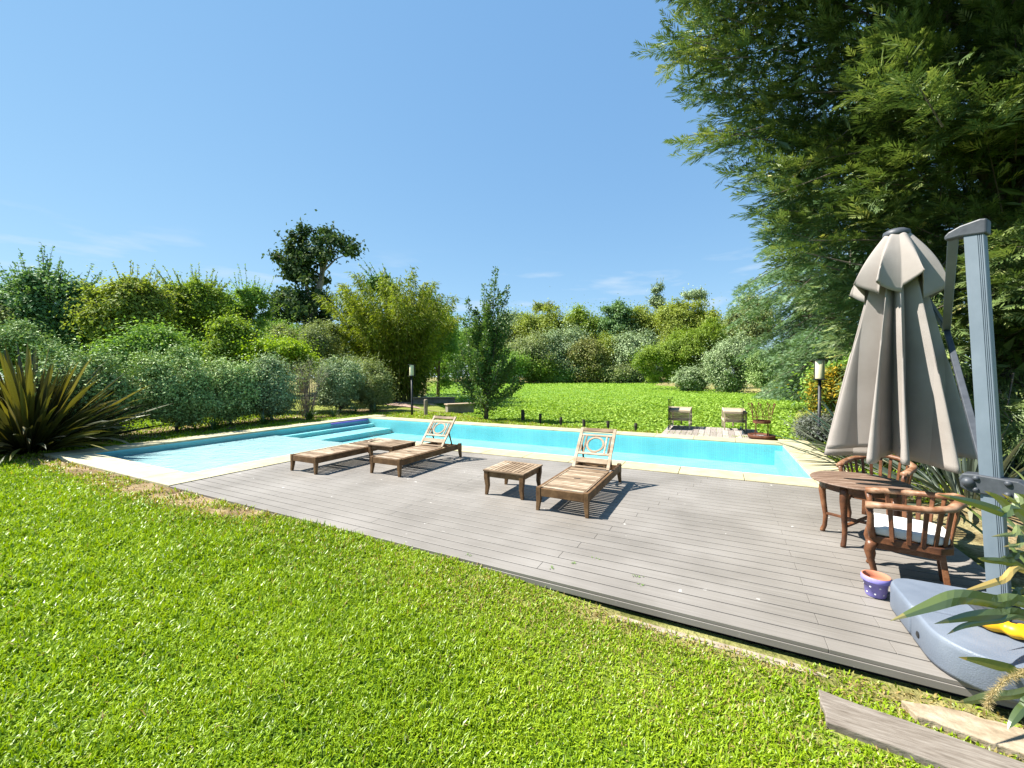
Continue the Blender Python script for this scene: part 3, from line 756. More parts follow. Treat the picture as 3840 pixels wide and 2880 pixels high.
# ---- yellow bundle on the base
yel = mat_noise('yellow_rubber', [(.3, (.75, .33, .003)), (.7, (.85, .46, .006))], 6, rough=.45, spec=.5)
m = MB()
for i, (x, y, z, r, s3) in enumerate([(0, 0, .045, .05, (1.2, .9, .9)), (.075, -.03, .042, .045, (1.1, 1, .9)), (.03, .02, .05, .042, (1, 1, 1.05)), (.14, -.06, .038, .035, (1.4, .8, .9)), (.115, .005, .045, .035, (1, 1, 1)), (-.055, .02, .03, .028, (1.5, .8, .8)), (.185, -.09, .04, .035, (1, 1, 1))]):
    m.ball((x, y, z), r, 10, s3)
yb = m.build('yellow_bundle', yel, None, smooth=True); yb.location = P(1.435, 3.335, .2); yb.rotation_euler = (0, 0, R(-35))
rm = yb.modifiers.new('blend', 'REMESH'); rm.mode = 'VOXEL'; rm.voxel_size = .008; rm.use_smooth_shade = True
sm = yb.modifiers.new('soften', 'SMOOTH'); sm.iterations = 8; sm.factor = .6
tag(yb, 'bright yellow crumpled rubbery bundle lying on the grey umbrella base', 'yellow bundle')

# ---- purple dotted pot
pot_m, nt, bs = new_mat('purple_glaze'); L = nt.links.new
tc = N(nt, 'ShaderNodeTexCoord'); nz_ = N(nt, 'ShaderNodeTexNoise'); nz_.inputs['Scale'].default_value = 25; L(tc.outputs['Object'], nz_.inputs['Vector'])
rp = ramp(nt, [(.3, (.20, .175, .50)), (.7, (.27, .235, .58))]); L(nz_.outputs['Fac'], rp.inputs[0]); L(rp.outputs[0], bs.inputs['Base Color']); bs.inputs['Roughness'].default_value = .5
terra = mat_noise('terracotta', [(.3, (.36, .13, .075)), (.7, (.48, .20, .12))], 12, rough=.85)
dot_m = mat_noise('white_dots', [(.3, (.62, .62, .70)), (.7, (.75, .75, .80))], 20, rough=.5)
soil_m = mat_noise('dark_soil', [(.3, (.02, .012, .008)), (.7, (.07, .045, .03))], 40, rough=.95)
pot = empty('flower_pot', P(1.085, 3.985), 0, 'purple flower pot with white dots in front of the armchair leg', 'flower pot')
m = MB(); m.lathe([(.0001, .002), (.058, .002), (.062, .008), (.076, .115), (.086, .117), (.089, .124), (.089, .152), (.085, .156)], 36); m.build('pot_body', pot_m, pot, smooth=True)
m = MB(); m.lathe([(.0865, .1565), (.083, .160), (.078, .158), (.074, .12), (.068, .075), (.0001, .075)], 36); m.build('pot_lining', terra, pot, smooth=True)
m = MB(); m.lathe([(.0001, .11), (.03, .108), (.05, .098), (.066, .082)], 20, c=(-.008, .006, 0)); m.build('soil', soil_m, pot, smooth=True)
for i in range(16):
    m = MB(); a = 2 * math.pi * i / 16; z = (.035, .085)[i % 2]; r = .0625 + (z - .008) / .107 * .0142
    c = Vector((r * math.cos(a), r * math.sin(a), z)); d = Vector((math.cos(a), math.sin(a), -.13)).normalized(); x = d.cross(Vector((0, 0, 1))).normalized(); y = x.cross(d)
    m.add([c + d * .0012 + x * .0065 * math.cos(q_) + y * .0065 * math.sin(q_) for q_ in np.linspace(0, 2 * math.pi, 11)[:-1]], [tuple(range(10))[::-1]])
    m.build('dot', dot_m, pot)

# ---- weathered sleepers sunk in the lawn
slp = mat_noise('grey_sleeper_wood', [(.25, (.085, .068, .05)), (.45, (.155, .13, .105)), (.62, (.205, .178, .148)), (.8, (.27, .24, .205))], 3.2, (2.5, 22, 6), rough=.85, bump=.8, bscale=4, detail=10)
slp2 = mat_noise('pale_sandy_slab', [(.25, (.17, .125, .075)), (.5, (.29, .23, .155)), (.75, (.40, .335, .25))], 6, (2, 3, 3), rough=.9, bump=.6, bscale=22)
def slab_thing(name, poly, zt, th, mat_, label, cat, seed, sub=14):
    g = np.random.default_rng(seed); pts = []
    n = len(poly)
    for i in range(n):
        a, b = poly[i], poly[(i + 1) % n]
        for k in range(sub):
            t = k / sub; j = (vnoise(np.array([i * 7.3 + t * 5.0]), np.array([seed * 1.7]), 3)[0] - .5) * .022
            dx, dy = b[0] - a[0], b[1] - a[1]; l = math.hypot(dx, dy)
            pts.append((a[0] + dx * t - dy / l * j, a[1] + dy * t + dx / l * j))
    m_ = MB(); m_.prism(pts, zt - th, zt); o = m_.build(name, mat_, None, bevel=.006); o.rotation_euler = (0, 0, -TH)
    return tag(o, label, cat)
slab_thing('wood_sleeper', [(.507, 2.54), (1.75, 2.41), (1.77, 2.60), (.515, 2.785)], -.082, .10, slp, 'weathered grey wooden sleeper sunk in the lawn, nearest the camera', 'sleeper', 3)
slab_thing('stone_slab', [(.93, 2.79), (1.25, 2.74), (1.95, 2.66), (1.98, 2.86), (1.40, 2.925), (1.1, 2.935), (.90, 2.89)], -.080, .08, slp2, 'pale sandy slab between the wooden sleeper and the umbrella base', 'slab', 5)
pale = mat_noise('pale_footing', [(.3, (.20, .16, .115)), (.7, (.34, .29, .225))], 9, rough=.95, bump=.5)
slab_thing('concrete_edging', [(-.75, 2.975), (.50, 2.945), (.62, 2.975), (.45, 3.02), (-.8, 3.03)], -.112, .06, pale, 'pale crumbly concrete edging under the front edge of the deck', 'edging', 8)

# ---- pavers beside the hedge
stone = mat_noise('pale_paver', [(.3, (.30, .28, .26)), (.7, (.46, .44, .42))], 6, rough=.9, bump=.4)
for i, (u, v) in enumerate([(-13.25, 6.55), (-13.35, 7.9), (-13.45, 9.3), (-13.5, 10.7)]):
    m = MB(); g = np.random.default_rng(i); pts = []
    for k in range(12):
        a = 2 * math.pi * k / 12; r = 1 + .12 * g.normal(); pts.append((.20 * r * max(-1, min(1, 1.35 * math.cos(a))), .34 * r * max(-1, min(1, 1.35 * math.sin(a)))))
    m.prism(pts, -.05, .0); o = m.build('stepping_stone', stone, None, bevel=.006); o.location = P(u, v, -.012); o.rotation_euler = (0, 0, -TH + .1 * i)
    tag(o, ('flat pale stepping stone in the grass strip, nearest the lawn', 'flat pale stepping stone, second along the hedge from the lawn', 'flat pale stepping stone, third along the hedge from the lawn', 'flat pale stepping stone, farthest along the hedge near the purple float')[i], 'stepping stone', 'stepping stones along the hedge')

# ---- pool noodle
pur = mat_noise('purple_foam', [(.3, (.16, .10, .42)), (.7, (.22, .15, .52))], 20, rough=.8)
m = MB(); m.tube([P(-12.20, 9.75, -.035), P(-12.205, 10.3, -.035), P(-12.21, 10.9, -.035), P(-12.20, 11.40, -.035)], .026, 12)
o = m.build('pool_noodle', pur, None, smooth=True); tag(o, 'long purple foam float along the far left edge of the pool', 'pool float')

# ---- garden lamps
post_m = mat_noise('black_post', [(.3, (.012, .013, .016)), (.7, (.028, .03, .035))], 12, rough=.45)
glass_m = mat_noise('cream_lamp_glass', [(.3, (.56, .50, .30)), (.7, (.66, .60, .40))], 4, rough=.35)
def make_lamp(loc, label, h=2.2):
    r = empty('garden_lamp', loc, -TH, label, 'garden lamp', 'post lamps by the pool')
    m = MB(); m.lathe([(.0001, 0), (.05, 0), (.05, .5), (.047, .51), (.036, .53), (.034, h - .50), (.0001, h - .50)], 14); m.build('post', post_m, r, smooth=True)
    m = MB(); m.box((0, 0, h - .49), (.25, .25, .022)); m.box((0, 0, h - .005), (.235, .235, .016)); m.box((.0, .105, h - .25), (.20, .016, .46)); m.build('lamp_frame', post_m, r, bevel=.003)
    m = MB(); m.lathe([(.0001, h - .475), (.092, h - .475), (.095, h - .46), (.095, h - .03), (.088, h - .015), (.0001, h - .015)], 24); m.build('lamp_shade', glass_m, r, smooth=True)
    return r
lp = make_lamp(P(-11.72, 13.42, -.06), 'slim black post lamp with cream shade, standing alone before the bamboo', 2.2)
lp2 = copy_tree(lp); q_ = at(3073, 1500, 9.9); lp2.location = (q_.x, q_.y, -.15)
lp2['label'] = 'slim black post lamp with cream shade, half hidden by the flax leaves beside the umbrella'

# ---- wood bollard, low walls, bank posts
gp = mat_noise('grey_post_wood', [(.3, (.15, .12, .085)), (.6, (.27, .22, .165)), (.8, (.36, .31, .25))], 5, (3, 3, .6), rough=.9, bump=.5)
b0 = atz(1597, 1556, -.05)
m = MB(); m.lathe([(.0001, 0), (.085, 0), (.085, .66), (.07, .70), (.0001, .71)], 14); o = m.build('wood_bollard', gp, None, smooth=False, bevel=.008); o.location = (b0.x, b0.y, -.07)
tag(o, 'short round wooden bollard right of the black post lamp', 'bollard')
wall_m = mat_noise('rough_render_wall', [(.3, (.13, .115, .09)), (.55, (.22, .195, .155)), (.8, (.31, .28, .23))], 4, rough=.95, bump=.7, bscale=14)
capst = mat_noise('sandstone_cap', [(.3, (.26, .19, .12)), (.7, (.42, .33, .23))], 5, rough=.9, bump=.4)
def low_wall(a, b, h, label, th=.35, z0=-.12):
    a, b = Vector(a), Vector(b); c = (a + b) / 2; d = b - a; rz = math.atan2(d.y, d.x); Lw = Vector((d.x, d.y)).length
    r = empty('low_wall', (c.x, c.y, z0), rz, label, 'wall', 'low garden walls behind the pool')
    m = MB(); m.box((0, 0, h / 2), (Lw, th, h)); m.build('wall_body', wall_m, r, bevel=.015)
    m = MB(); n = max(2, int(Lw / .5))
    for k in range(n): m.box((-Lw / 2 - .05 + (Lw + .1) * (k + .5) / n, 0, h + .031), ((Lw + .1) / n - .006, th + .10, .06))
    m.build('wall_cap', capst, r, bevel=.01); return r
wa = atz(1675, 1548, -.08); wb = atz(1772, 1543, -.08)
low_wall((wa.x, wa.y, 0), (wb.x, wb.y, 0), .40, 'short low wall with pale stone cap half hidden by the young tree')
wa = atz(1552, 1512, -.1); wb = atz(1705, 1511, -.1)
low_wall((wa.x, wa.y, 0), (wb.x, wb.y, 0), .34, 'long shaded low wall in front of the bamboo')
bp_m = mat_noise('dark_bank_post', [(.3, (.025, .022, .018)), (.7, (.07, .06, .05))], 8, (2, 2, .6), rough=.9, bump=.4)
posts = [(1961, 1577, 40, 'thick dark stump post nearest the young tree'), (2026, 1583, 32, 'dark wooden bank post, second from the young tree'), (2103, 1594, 30, 'dark wooden bank post, third from the young tree'), (2190, 1601, 28, 'leaning dark bank post, fourth from the young tree'), (2280, 1606, 28, 'dark wooden bank post above the lone lounger back'), (2384, 1614, 28, 'last dark bank post before the small jetty')]
bank_top = []
for i, (px, py, hp_, lb) in enumerate(posts):
    q_ = atz(px, py, -.08); h = hp_ / FPX * q_.y
    m = MB(); r = (.075 if i == 0 else .055); m.tube([(0, 0, -.25), (0, 0, h * .6), (.012 * (i % 3 - 1), .01, h)], [r, r, r * .85], 9)
    o = m.build('bank_post', bp_m, None, bevel=.006); o.location = (q_.x, q_.y, -.08); tag(o, lb, 'post', 'posts along the pond bank'); bank_top.append(Vector((q_.x, q_.y, .2)))

# ---- jetty with two pale loungers, glass screens and the rusty fire stand
pier_m = mat_noise('grey_jetty_boards', [(.3, (.20, .17, .145)), (.55, (.29, .255, .225)), (.8, (.38, .35, .315))], 3, (14, 1.0, 3), rough=.85, bump=.4, rnd=.3)
m = MB(); n = 16
for k in range(n): 
    u0 = -1.46 + k * .157
    m.box((u0 + .078, 13.28, -.03), (.150, 2.34, .045))
for u0 in (-1.3, -.2, .9): m.box((u0, 13.3, -.115), (.10, 2.3, .12), rnd=.1)
for u0 in (-1.3, .9):
    for v0 in (13.0, 14.3): m.box((u0 + .1, v0, -.42), (.09, .09, .5), rnd=.1)
pier = m.build('jetty', pier_m, None, bevel=.003, segs=1); pier.rotation_euler = (0, 0, -TH); tag(pier, 'small grey boarded jetty over the water plants behind the pool', 'jetty')
pale_t = mat_noise('pale_bleached_wood', [(.3, (.33, .26, .17)), (.55, (.45, .37, .26)), (.8, (.56, .49, .38))], 4, (1, 3, 3), rough=.75, bump=.3, rnd=.3)
def make_pier_lounger(label):
    """seen from the head end: y points away from the viewer"""
    r = empty('jetty_lounger', (0, 0, 0), -TH, label, 'lounger', 'pale loungers on the jetty')
    W = .60
    m = MB()
    for k in range(13): m.box((0, .05 + k * .072, .555 + .05 * k / 12), (W - .05, .060, .02))
    m.build('slat_surface', pale_t, r, bevel=.003, segs=1)
    m = MB()
    for k in range(5): m.box((0, .03 + k * .030, .505 - k * .048), (W - .09, .016, .040), Matrix.Rotation(R(30), 3, 'X'))
    m.build('end_slats', pale_t, r, bevel=.002, segs=1)
    m = MB()
    for s in (-1, 1):
        m.beam((s * (W / 2 - .012), -.02, .545), (s * (W / 2 - .012), .96, .595), .03, .055)
        m.beam((s * (W / 2 - .015), .02, .27), (s * (W / 2 - .015), 1.35, .25), .035, .06)
    m.box((0, -.012, .545), (W + .03, .05, .062)); m.box((0, .17, .265), (W - .06, .03, .075)); m.box((0, .7, .20), (.04, .04, .30))
    m.build('side_frame', pale_t, r, bevel=.003, segs=1)
    for s in (-1, 1):
        for y, zt in ((.03, .53), (.93, .58)): m = MB(); m.beam((s * (W / 2 - .015), y + .03, zt), (s * (W / 2 - .015), y, 0), .045, .04, up=(0, 1, 0)); m.build('leg', pale_t, r, bevel=.003, segs=1)
    return r
j1 = make_pier_lounger('pale slatted lounger on the left side of the jetty, next to the single glass screen'); a_ = atz(2548, 1606, 0); j1.location = (a_.x, a_.y, -.005); j1.rotation_euler = (0, 0, -TH)
j2 = copy_tree(j1); a_ = atz(2757, 1614, 0); j2.location = (a_.x, a_.y, -.005); j2.rotation_euler = (0, 0, -TH + R(3)); j2['label'] = 'pale slatted lounger on the right side of the jetty beside the rusty fire stand'
gl_m = bpy.data.materials.new('clear_screen_glass'); gl_m.use_nodes = True; nt = gl_m.node_tree; nt.nodes.clear(); L = nt.links.new
out = N(nt, 'ShaderNodeOutputMaterial'); tr = N(nt, 'ShaderNodeBsdfTransparent'); tr.inputs[0].default_value = (.95, .98, .97, 1); gl = N(nt, 'ShaderNodeBsdfGlossy'); gl.inputs['Roughness'].default_value = .02
fr = N(nt, 'ShaderNodeFresnel'); fr.inputs['IOR'].default_value = 1.45; mx = N(nt, 'ShaderNodeMixShader'); L(fr.outputs[0], mx.inputs[0]); L(tr.outputs[0], mx.inputs[1]); L(gl.outputs[0], mx.inputs[2]); L(mx.outputs[0], out.inputs['Surface'])
def glass_screen(u, v0, v1, h, label):
    r = empty('glass_screen', P(u, (v0 + v1) / 2, -.005), -TH, label, 'glass screen', 'glass screens on the jetty')
    m = MB(); m.box((0, 0, h / 2 + .06), (.012, v1 - v0, h)); m.build('pane', gl_m, r)
    for s in (-1, 1):
        m = MB(); m.box((0, s * (v1 - v0 - .1) / 2, .05), (.05, .06, .10)); m.build('clamp', um_grey, r, bevel=.004)
        m = MB(); m.box((0, s * (v1 - v0 - .04) / 2, h + .068), (.03, .04, .03)); m.build('top_clip', black_m, r)
    return r
glass_screen(-1.36, 13.15, 14.3, .86, 'clear glass screen at the left edge of the jetty')
glass_screen(.62, 13.05, 14.2, .86, 'clear glass screen between the right jetty lounger and the fire stand')
rust = mat_noise('rusty_iron', [(.3, (.055, .020, .010)), (.55, (.12, .042, .020)), (.8, (.20, .08, .035))], 9, rough=.8, bump=.4, spec=.3)
fs_ = empty('fire_stand', P(1.02, 12.42, -.02), -TH, 'rusty iron fire stand with a crown of thin rods and a ring tray', 'fire stand')
m = MB(); m.lathe([(.0001, .03), (.29, .03), (.31, .045), (.315, .125), (.30, .13), (.295, .075), (.0001, .065)], 36); m.build('fire_bowl', rust, fs_, smooth=True)
ash = mat_noise('pale_ash', [(.4, (.03, .028, .026)), (.6, (.35, .34, .33))], 9, rough=.95)
m = MB(); m.lathe([(.0001, .10), (.12, .098), (.22, .085), (.294, .078)], 24); m.build('ash', ash, fs_, smooth=True)
m = MB(); m.lathe([(.19, .43), (.205, .43), (.205, .505), (.19, .505)], 32); m.lathe([(.0001, .44), (.19, .44), (.19, .448), (.0001, .448)], 32); m.build('ring_tray', rust, fs_, smooth=False)
for k in range(4):
    m = MB(); a = R(45 + 90 * k); m.tube([(.20 * math.cos(a), .20 * math.sin(a), .07), (.185 * math.cos(a), .185 * math.sin(a), .44)], .008, 6); m.build('leg', rust, fs_)
m = MB(); nr_ = 9
m.tube([(.215 * math.cos(a), .215 * math.sin(a), .585) for a in np.linspace(0, 2 * math.pi, 25)[:-1]], .006, 6, closed=True)
for k in range(nr_):
    a = 2 * math.pi * k / nr_; b = 2 * math.pi * (k + .5) / nr_; c_ = 2 * math.pi * (k + 1) / nr_
    pa = (.21 * math.cos(a), .21 * math.sin(a), .50); ps = (.225 * math.cos(a), .225 * math.sin(a), .64); pt = (.30 * math.cos(b), .30 * math.sin(b), .93); pc = (.225 * math.cos(c_), .225 * math.sin(c_), .64)
    m.tube([pa, ps, pt], .006, 5); m.tube([pt, pc], .006, 5); m.ball(pt, .02, 6)
m.build('crown_rods', rust, fs_)
# far fence behind the pond
ff = empty('far_fence', (0, 99, -.1), 0, 'far grey post and wire fence under the trees beyond the pond', 'fence')
fpm = mat_noise('far_fence_wood', [(.3, (.16, .14, .12)), (.7, (.30, .27, .23))], 4, rough=.9)
for k in range(24):
    m = MB(); m.box((-4 + k * 1.7, 0, .9), (.16, .16, 1.8)); m.build('fence_post', fpm, ff)
m = MB()
for z in (.5, 1.0, 1.5): m.box((15.5, .13, z), (39.5, .05, .09))
m.build('fence_rails', fpm, ff)

# ---- small weeds in the deck joints near the lawn edge
weed_m = mat_noise('weed_leaf', [(.3, (.06, .12, .02)), (.7, (.14, .22, .05))], 30, rough=.8)
for i, (px, py, lb) in enumerate([(1757, 2082, 'small creeping weed at the front deck edge, farthest left of the weeds'), (2072, 2132, 'small weed on the deck left of the paired sprigs'), (2150, 2112, 'slightly larger weed sprig lying across a deck joint'), (2388, 2162, 'weed sprig in a deck joint, farthest right of the weeds'), (2410, 2196, 'tiny weed tuft at the joint just below the right-hand sprig'), (2240, 2096, 'tiny dot of weed alone in a middle deck joint')]):
    q_ = atz(px, py, .002); g = np.random.default_rng(i + 900); m = MB()
    for k in range(9 if i < 4 else 5):
        az = g.uniform(0, 6.28); c0 = Vector((g.normal() * .022, g.normal() * .010, 0)); d = Vector((math.cos(az), math.sin(az), .35)); s = Vector((-math.sin(az), math.cos(az), 0)); L_ = g.uniform(.012, .026)
        m.add([c0, c0 + d * L_ * .5 + s * L_ * .25, c0 + d * L_, c0 + d * L_ * .5 - s * L_ * .25], [(0, 1, 2, 3)])
    o = m.build('deck_weed', weed_m); o.location = q_; o.rotation_euler = (0, 0, -TH); tag(o, lb, 'weed', 'weeds in the deck joints')

# ================================================================== GRASS AND WATER PLANTS
grass_m = mat_leaf('lawn_grass', [(0, (.34, .23, .09)), (.16, (.36, .31, .10)), (.2, (.10, .185, .007)), (.5, (.225, .345, .008)), (.8, (.325, .44, .016)), (.94, (.37, .46, .04)), (1, (.48, .55, .26))], .36, .03, .4, (1.0, 1.0, .3))
def grass_blades(n, xr, yr, seed, maxden, lod0, fac=1.0):
    g = np.random.default_rng(seed)
    x = g.uniform(xr[0], xr[1], n); y = g.uniform(yr[0], yr[1], n); u, v = UV(x, y)
    on_lawn = ((v < V_F - .01) | (u < U_LO - .02) | (v > V_BO + .38) | ((u > U_RO + .03) & ((v > 7.2) | (v < 3.0)) ))
    d = np.hypot(x, y - .0); cand = n / ((xr[1] - xr[0]) * (yr[1] - yr[0]))
    den = maxden * np.minimum(1, (lod0 / np.maximum(d, .1)) ** 1.5)
    dm = dirt_mask(u, v, x, y); dr = dry_mask(u, v, x, y)
    den = den * (1 - .96 * dm) * (.35 + 1.0 * vnoise(x * 9, y * 9, 9))
    _, inp = seg_dist(x, y, POND)
    keep = on_lawn & ~inp & (np.abs(x) < 1.34 * np.maximum(y, .1) + 1.9) & (g.random(n) < den / cand)
    # bare where sleepers and slab lie
    for (ua, ub, va, vb) in ((.52, 1.78, 2.50, 2.69), (.98, 1.95, 2.79, 2.87), (-.75, .5, 2.985, 3.2)):
        keep &= ~((u > ua) & (u < ub) & (v > va) & (v < vb))
    keep &= ~((u < -13.7) & (u > -16.5) & (v > 3.0) & (g.random(n) < .75))
    x, y, u, v, d, dm, dr = (q[keep] for q in (x, y, u, v, d, dm, dr))
    n = len(x); z = ground_z(x, y)
    k = np.maximum(1, (d / lod0) ** .75)
    Lb = g.uniform(.026, .058, n) * (.75 + .5 * vnoise(x * 3.1, y * 3.1, 4)) * np.minimum(k, 1.8) * (1 - .35 * dr)
    Wb = g.uniform(.0048, .0085, n) * k
    az = g.uniform(0, 2 * np.pi, n); tilt = np.abs(g.normal(.78, .36, n)).clip(.05, 1.5)
    hd = np.stack([np.cos(az), np.sin(az), np.zeros(n)], -1)
    d0 = nrm(hd * np.sin(tilt * .6)[:, None] + np.array([0, 0, 1]) * np.cos(tilt * .6)[:, None])
    d1 = nrm(hd * np.sin(tilt * 1.35)[:, None] + np.array([0, 0, 1]) * np.cos(tilt * 1.35)[:, None])
    tw = g.normal(0, .5, n); s = np.stack([-np.sin(az + tw), np.cos(az + tw), np.zeros(n)], -1)
    p0 = np.stack([x, y, z - .003], -1); p1 = p0 + d0 * (Lb * .5)[:, None]; p2 = p1 + d1 * (Lb * .5)[:, None]
    w = (Wb / 2)[:, None]
    V = np.stack([p0 - s * w * .7, p0 + s * w * .7, p1 - s * w, p1 + s * w, p2], 1).reshape(-1, 3)
    b = np.arange(n)[:, None] * 5
    loops = np.concatenate([b + np.array([[0, 1, 3, 2]]), b + np.array([[2, 3, 4]])], 1).ravel()
    starts = (np.arange(n)[:, None] * 7 + np.array([[0, 4]])).ravel()
    patch = vnoise(x * 1.3, y * 1.3, 31) * .5 + vnoise(x * 4, y * 4, 32) * .5
    rn = np.clip(.21 + .74 * (.55 * g.random(n) + .45 * patch), .2, .95)
    straw = g.random(n) < (.012 + .26 * dr + .5 * dm); rn = np.where(straw, g.uniform(0, .18, n), rn)
    rn = np.where(~straw & (g.random(n) < .02), 1.0, rn)
    return V, loops, starts, np.repeat(rn, 2)
V1, l1, s1, r1_ = grass_blades(3300000, (-10.5, 5.2), (.3, 8.2), 1, 16000, 2.3)
V2, l2, s2, r2_ = grass_blades(420000, (-19, 12), (4.0, 19), 2, 14000, 2.3, 1)
lawn = raw_mesh('lawn_grass', np.concatenate([V1, V2]), np.concatenate([l1, l2 + len(V1)]), np.concatenate([s1, s2 + len(l1)]), grass_m, None, False, {'rnd': np.concatenate([r1_, r2_])})
tag(lawn, 'bright green mown lawn grass', 'grass', kind='stuff')

hya_m = mat_leaf('water_hyacinth_leaf', [(0, (.13, .235, .025)), (.4, (.215, .345, .045)), (.8, (.30, .43, .065)), (1, (.40, .50, .13))], .34, .012, .5, (1, 1, .45))
g = np.random.default_rng(5); n = 230000
px = g.uniform(1480, 3420, n); py = 1424 + (g.random(n) ** 1.05) * (1700 - 1424)
dx = (px - 1920) / FPX; dzz = (np.array([ray(1920, q_)[2] for q_ in np.linspace(1420, 1700, 561)])); dyy = np.array([ray(1920, q_)[1] for q_ in np.linspace(1420, 1700, 561)])
t_ = (-.20 - CAM_H) / np.interp(py, np.linspace(1420, 1700, 561), dzz); X = dx * t_; Y = np.interp(py, np.linspace(1420, 1700, 561), dyy) * t_
dd, ins = seg_dist(X, Y, POND); uu, vv = UV(X, Y)
k_ = ins & (dd > .12) & ~((uu > -1.5) & (uu < 1.1) & (vv < 14.5))
X, Y = X[k_], Y[k_]; n = len(X)
hump = vnoise(X * .9, Y * .9, 12)
Z = -.30 + .10 * hump + g.uniform(0, .09, n)
tilt = np.abs(g.normal(.50, .30, n)); az = g.uniform(0, 2 * np.pi, n)
nrmv = np.stack([np.sin(tilt) * np.cos(az), np.sin(tilt) * np.sin(az), np.cos(tilt)], -1)
dv = nrm(np.cross(nrmv, rand_dir(n, g))); dv[:, 2] = np.abs(dv[:, 2]); 
S = np.maximum(g.uniform(.08, .15, n), 1.3 * Y / 403)
hy = leaf_obj('water_hyacinths', leaf_arrays(np.stack([X, Y, Z], -1), nrm(dv), nrmv, S, S * .85, .2), np.clip(.25 * hump + .75 * g.random(n), 0, 1), hya_m, None)
tag(hy, 'mat of bright lime green water plants covering the whole pond', 'water plants', kind='stuff')

# ================================================================== TREES AND SHRUBS
bark = mat_noise('grey_brown_bark', [(.3, (.07, .055, .04)), (.55, (.14, .11, .085)), (.8, (.22, .18, .145))], 5, (3, 3, .7), rough=.95, bump=.7, bscale=16)
bark_pale = mat_noise('pale_bark', [(.3, (.16, .13, .105)), (.6, (.27, .23, .19)), (.8, (.36, .32, .27))], 4, (3, 3, .7), rough=.9, bump=.4)
twig_m = mat_noise('grey_twigs', [(.3, (.13, .10, .085)), (.7, (.27, .225, .19))], 12, rough=.95)

def pal(a, b, c, d=None):
    return [(0, a), (.45, b), (.85, c), (1, d or c)]
LM = {
 'dark':   mat_leaf('dark_green_leaf', pal((0.059, 0.130, 0.040), (0.111, 0.212, 0.064), (0.196, 0.317, 0.101), (0.326, 0.441, 0.181)), .32, .03, .5),
 'mid':    mat_leaf('mid_green_leaf', pal((0.090, 0.183, 0.035), (0.178, 0.304, 0.052), (0.294, 0.436, 0.083), (0.429, 0.557, 0.153)), .36, .02, .5),
 'bright': mat_leaf('bright_green_leaf', pal((0.103, 0.170, 0.024), (0.200, 0.288, 0.031), (0.301, 0.388, 0.054), (0.399, 0.457, 0.097)), .40, .02, .5),
 'yellow': mat_leaf('yellow_green_leaf', pal((0.134, 0.184, 0.034), (0.240, 0.294, 0.042), (0.342, 0.389, 0.068), (0.425, 0.441, 0.126)), .40, .02, .5),
 'olive':  mat_leaf('olive_leaf', pal((0.124, 0.160, 0.058), (0.223, 0.269, 0.100), (0.330, 0.377, 0.152), (0.447, 0.470, 0.216)), .34, .02, .5),
 'grey':   mat_leaf('grey_green_leaf', pal((0.134, 0.191, 0.095), (0.238, 0.315, 0.151), (0.364, 0.447, 0.230), (0.507, 0.580, 0.349)), 0.15, .025, .5),
 'silver': mat_leaf('silvery_green_leaf', pal((0.102, 0.174, 0.049), (0.212, 0.313, 0.095), (0.381, 0.486, 0.183), (0.644, 0.730, 0.366)), 0.13, .03, .45),
 'bronze': mat_leaf('yellow_bronze_leaf', pal((0.135, 0.147, 0.046), (0.216, 0.226, 0.065), (0.297, 0.299, 0.091), (0.360, 0.347, 0.130)), .34, .02, .5),
 'bamboo': mat_leaf('bamboo_leaf', pal((0.083, 0.127, 0.013), (0.182, 0.231, 0.020), (0.297, 0.330, 0.033), (0.407, 0.407, 0.066)), .42, .02, .5),
 'cypress': mat_leaf('cypress_spray', pal((.045, .080, .026), (.115, .165, .044), (.28, .32, .105), (.55, .50, .16)), .25, .035, .45),
 'blue':   mat_leaf('blue_conifer_spray', pal((0.072, 0.138, 0.072), (0.138, 0.228, 0.114), (0.222, 0.324, 0.168), (0.336, 0.396, 0.168)), .28, .02, .5),
 'flower': mat_leaf('orange_yellow_flower', pal((.06, .10, .02), (.13, .17, .03), (.48, .30, .02), (.55, .38, .03)), .3, .01),
 'mauve':  mat_leaf('mauve_grey_leaf', pal((.09, .11, .07), (.15, .17, .12), (.20, .20, .22)), .25, .02),
 'young':  mat_leaf('young_tree_leaf', pal((.045, .09, .018), (.085, .15, .028), (.15, .225, .045), (.30, .37, .13)), .32, .03, .45),
 'deep':   mat_leaf('deep_green_leaf', pal((.022, .050, .018), (.050, .090, .030), (.105, .150, .052), (.21, .24, .11)), .28, .012, .55),
 'vine':   mat_leaf('lime_vine_leaf', pal((.13, .22, .012), (.23, .34, .018), (.34, .44, .04)), .42, .02),
}

def clump_leaves(g, centers, radii, n_each, L, aspect, outward=.45, up=.5, flat=.8, jitter=.3, tree_c=None, hang=0.0):
    K = len(centers); n_each = np.maximum(1, (np.asarray(n_each) * np.ones(K)).astype(int)); ci = np.repeat(np.arange(K), n_each); n = len(ci)
    dr = rand_dir(n, g); rr = np.where(g.random(n) < .5, g.random(n) ** .5, np.abs(g.normal(size=n)) * .92)[:, None]
    off = dr * rr * np.asarray(radii)[ci][:, None]; off[:, 2] *= flat
    p = np.asarray(centers)[ci] + off
    ow = nrm(p - (tree_c if tree_c is not None else np.asarray(centers).mean(0)))
    nv = nrm(ow * outward + np.array([0, 0, up]) + dr * .35 + g.normal(size=(n, 3)) * .55)
    d = nrm(np.cross(nv, rand_dir(n, g)) + ow * .25 - np.array([0, 0, hang]))
    Ls = L * g.uniform(.65, 1.3, n)
    crnd = g.random(K)
    rn = np.clip(.62 * g.random(n) + .38 * crnd[ci], 0, 1)
    return leaf_arrays(p, d, nv, Ls, Ls * aspect), rn, p

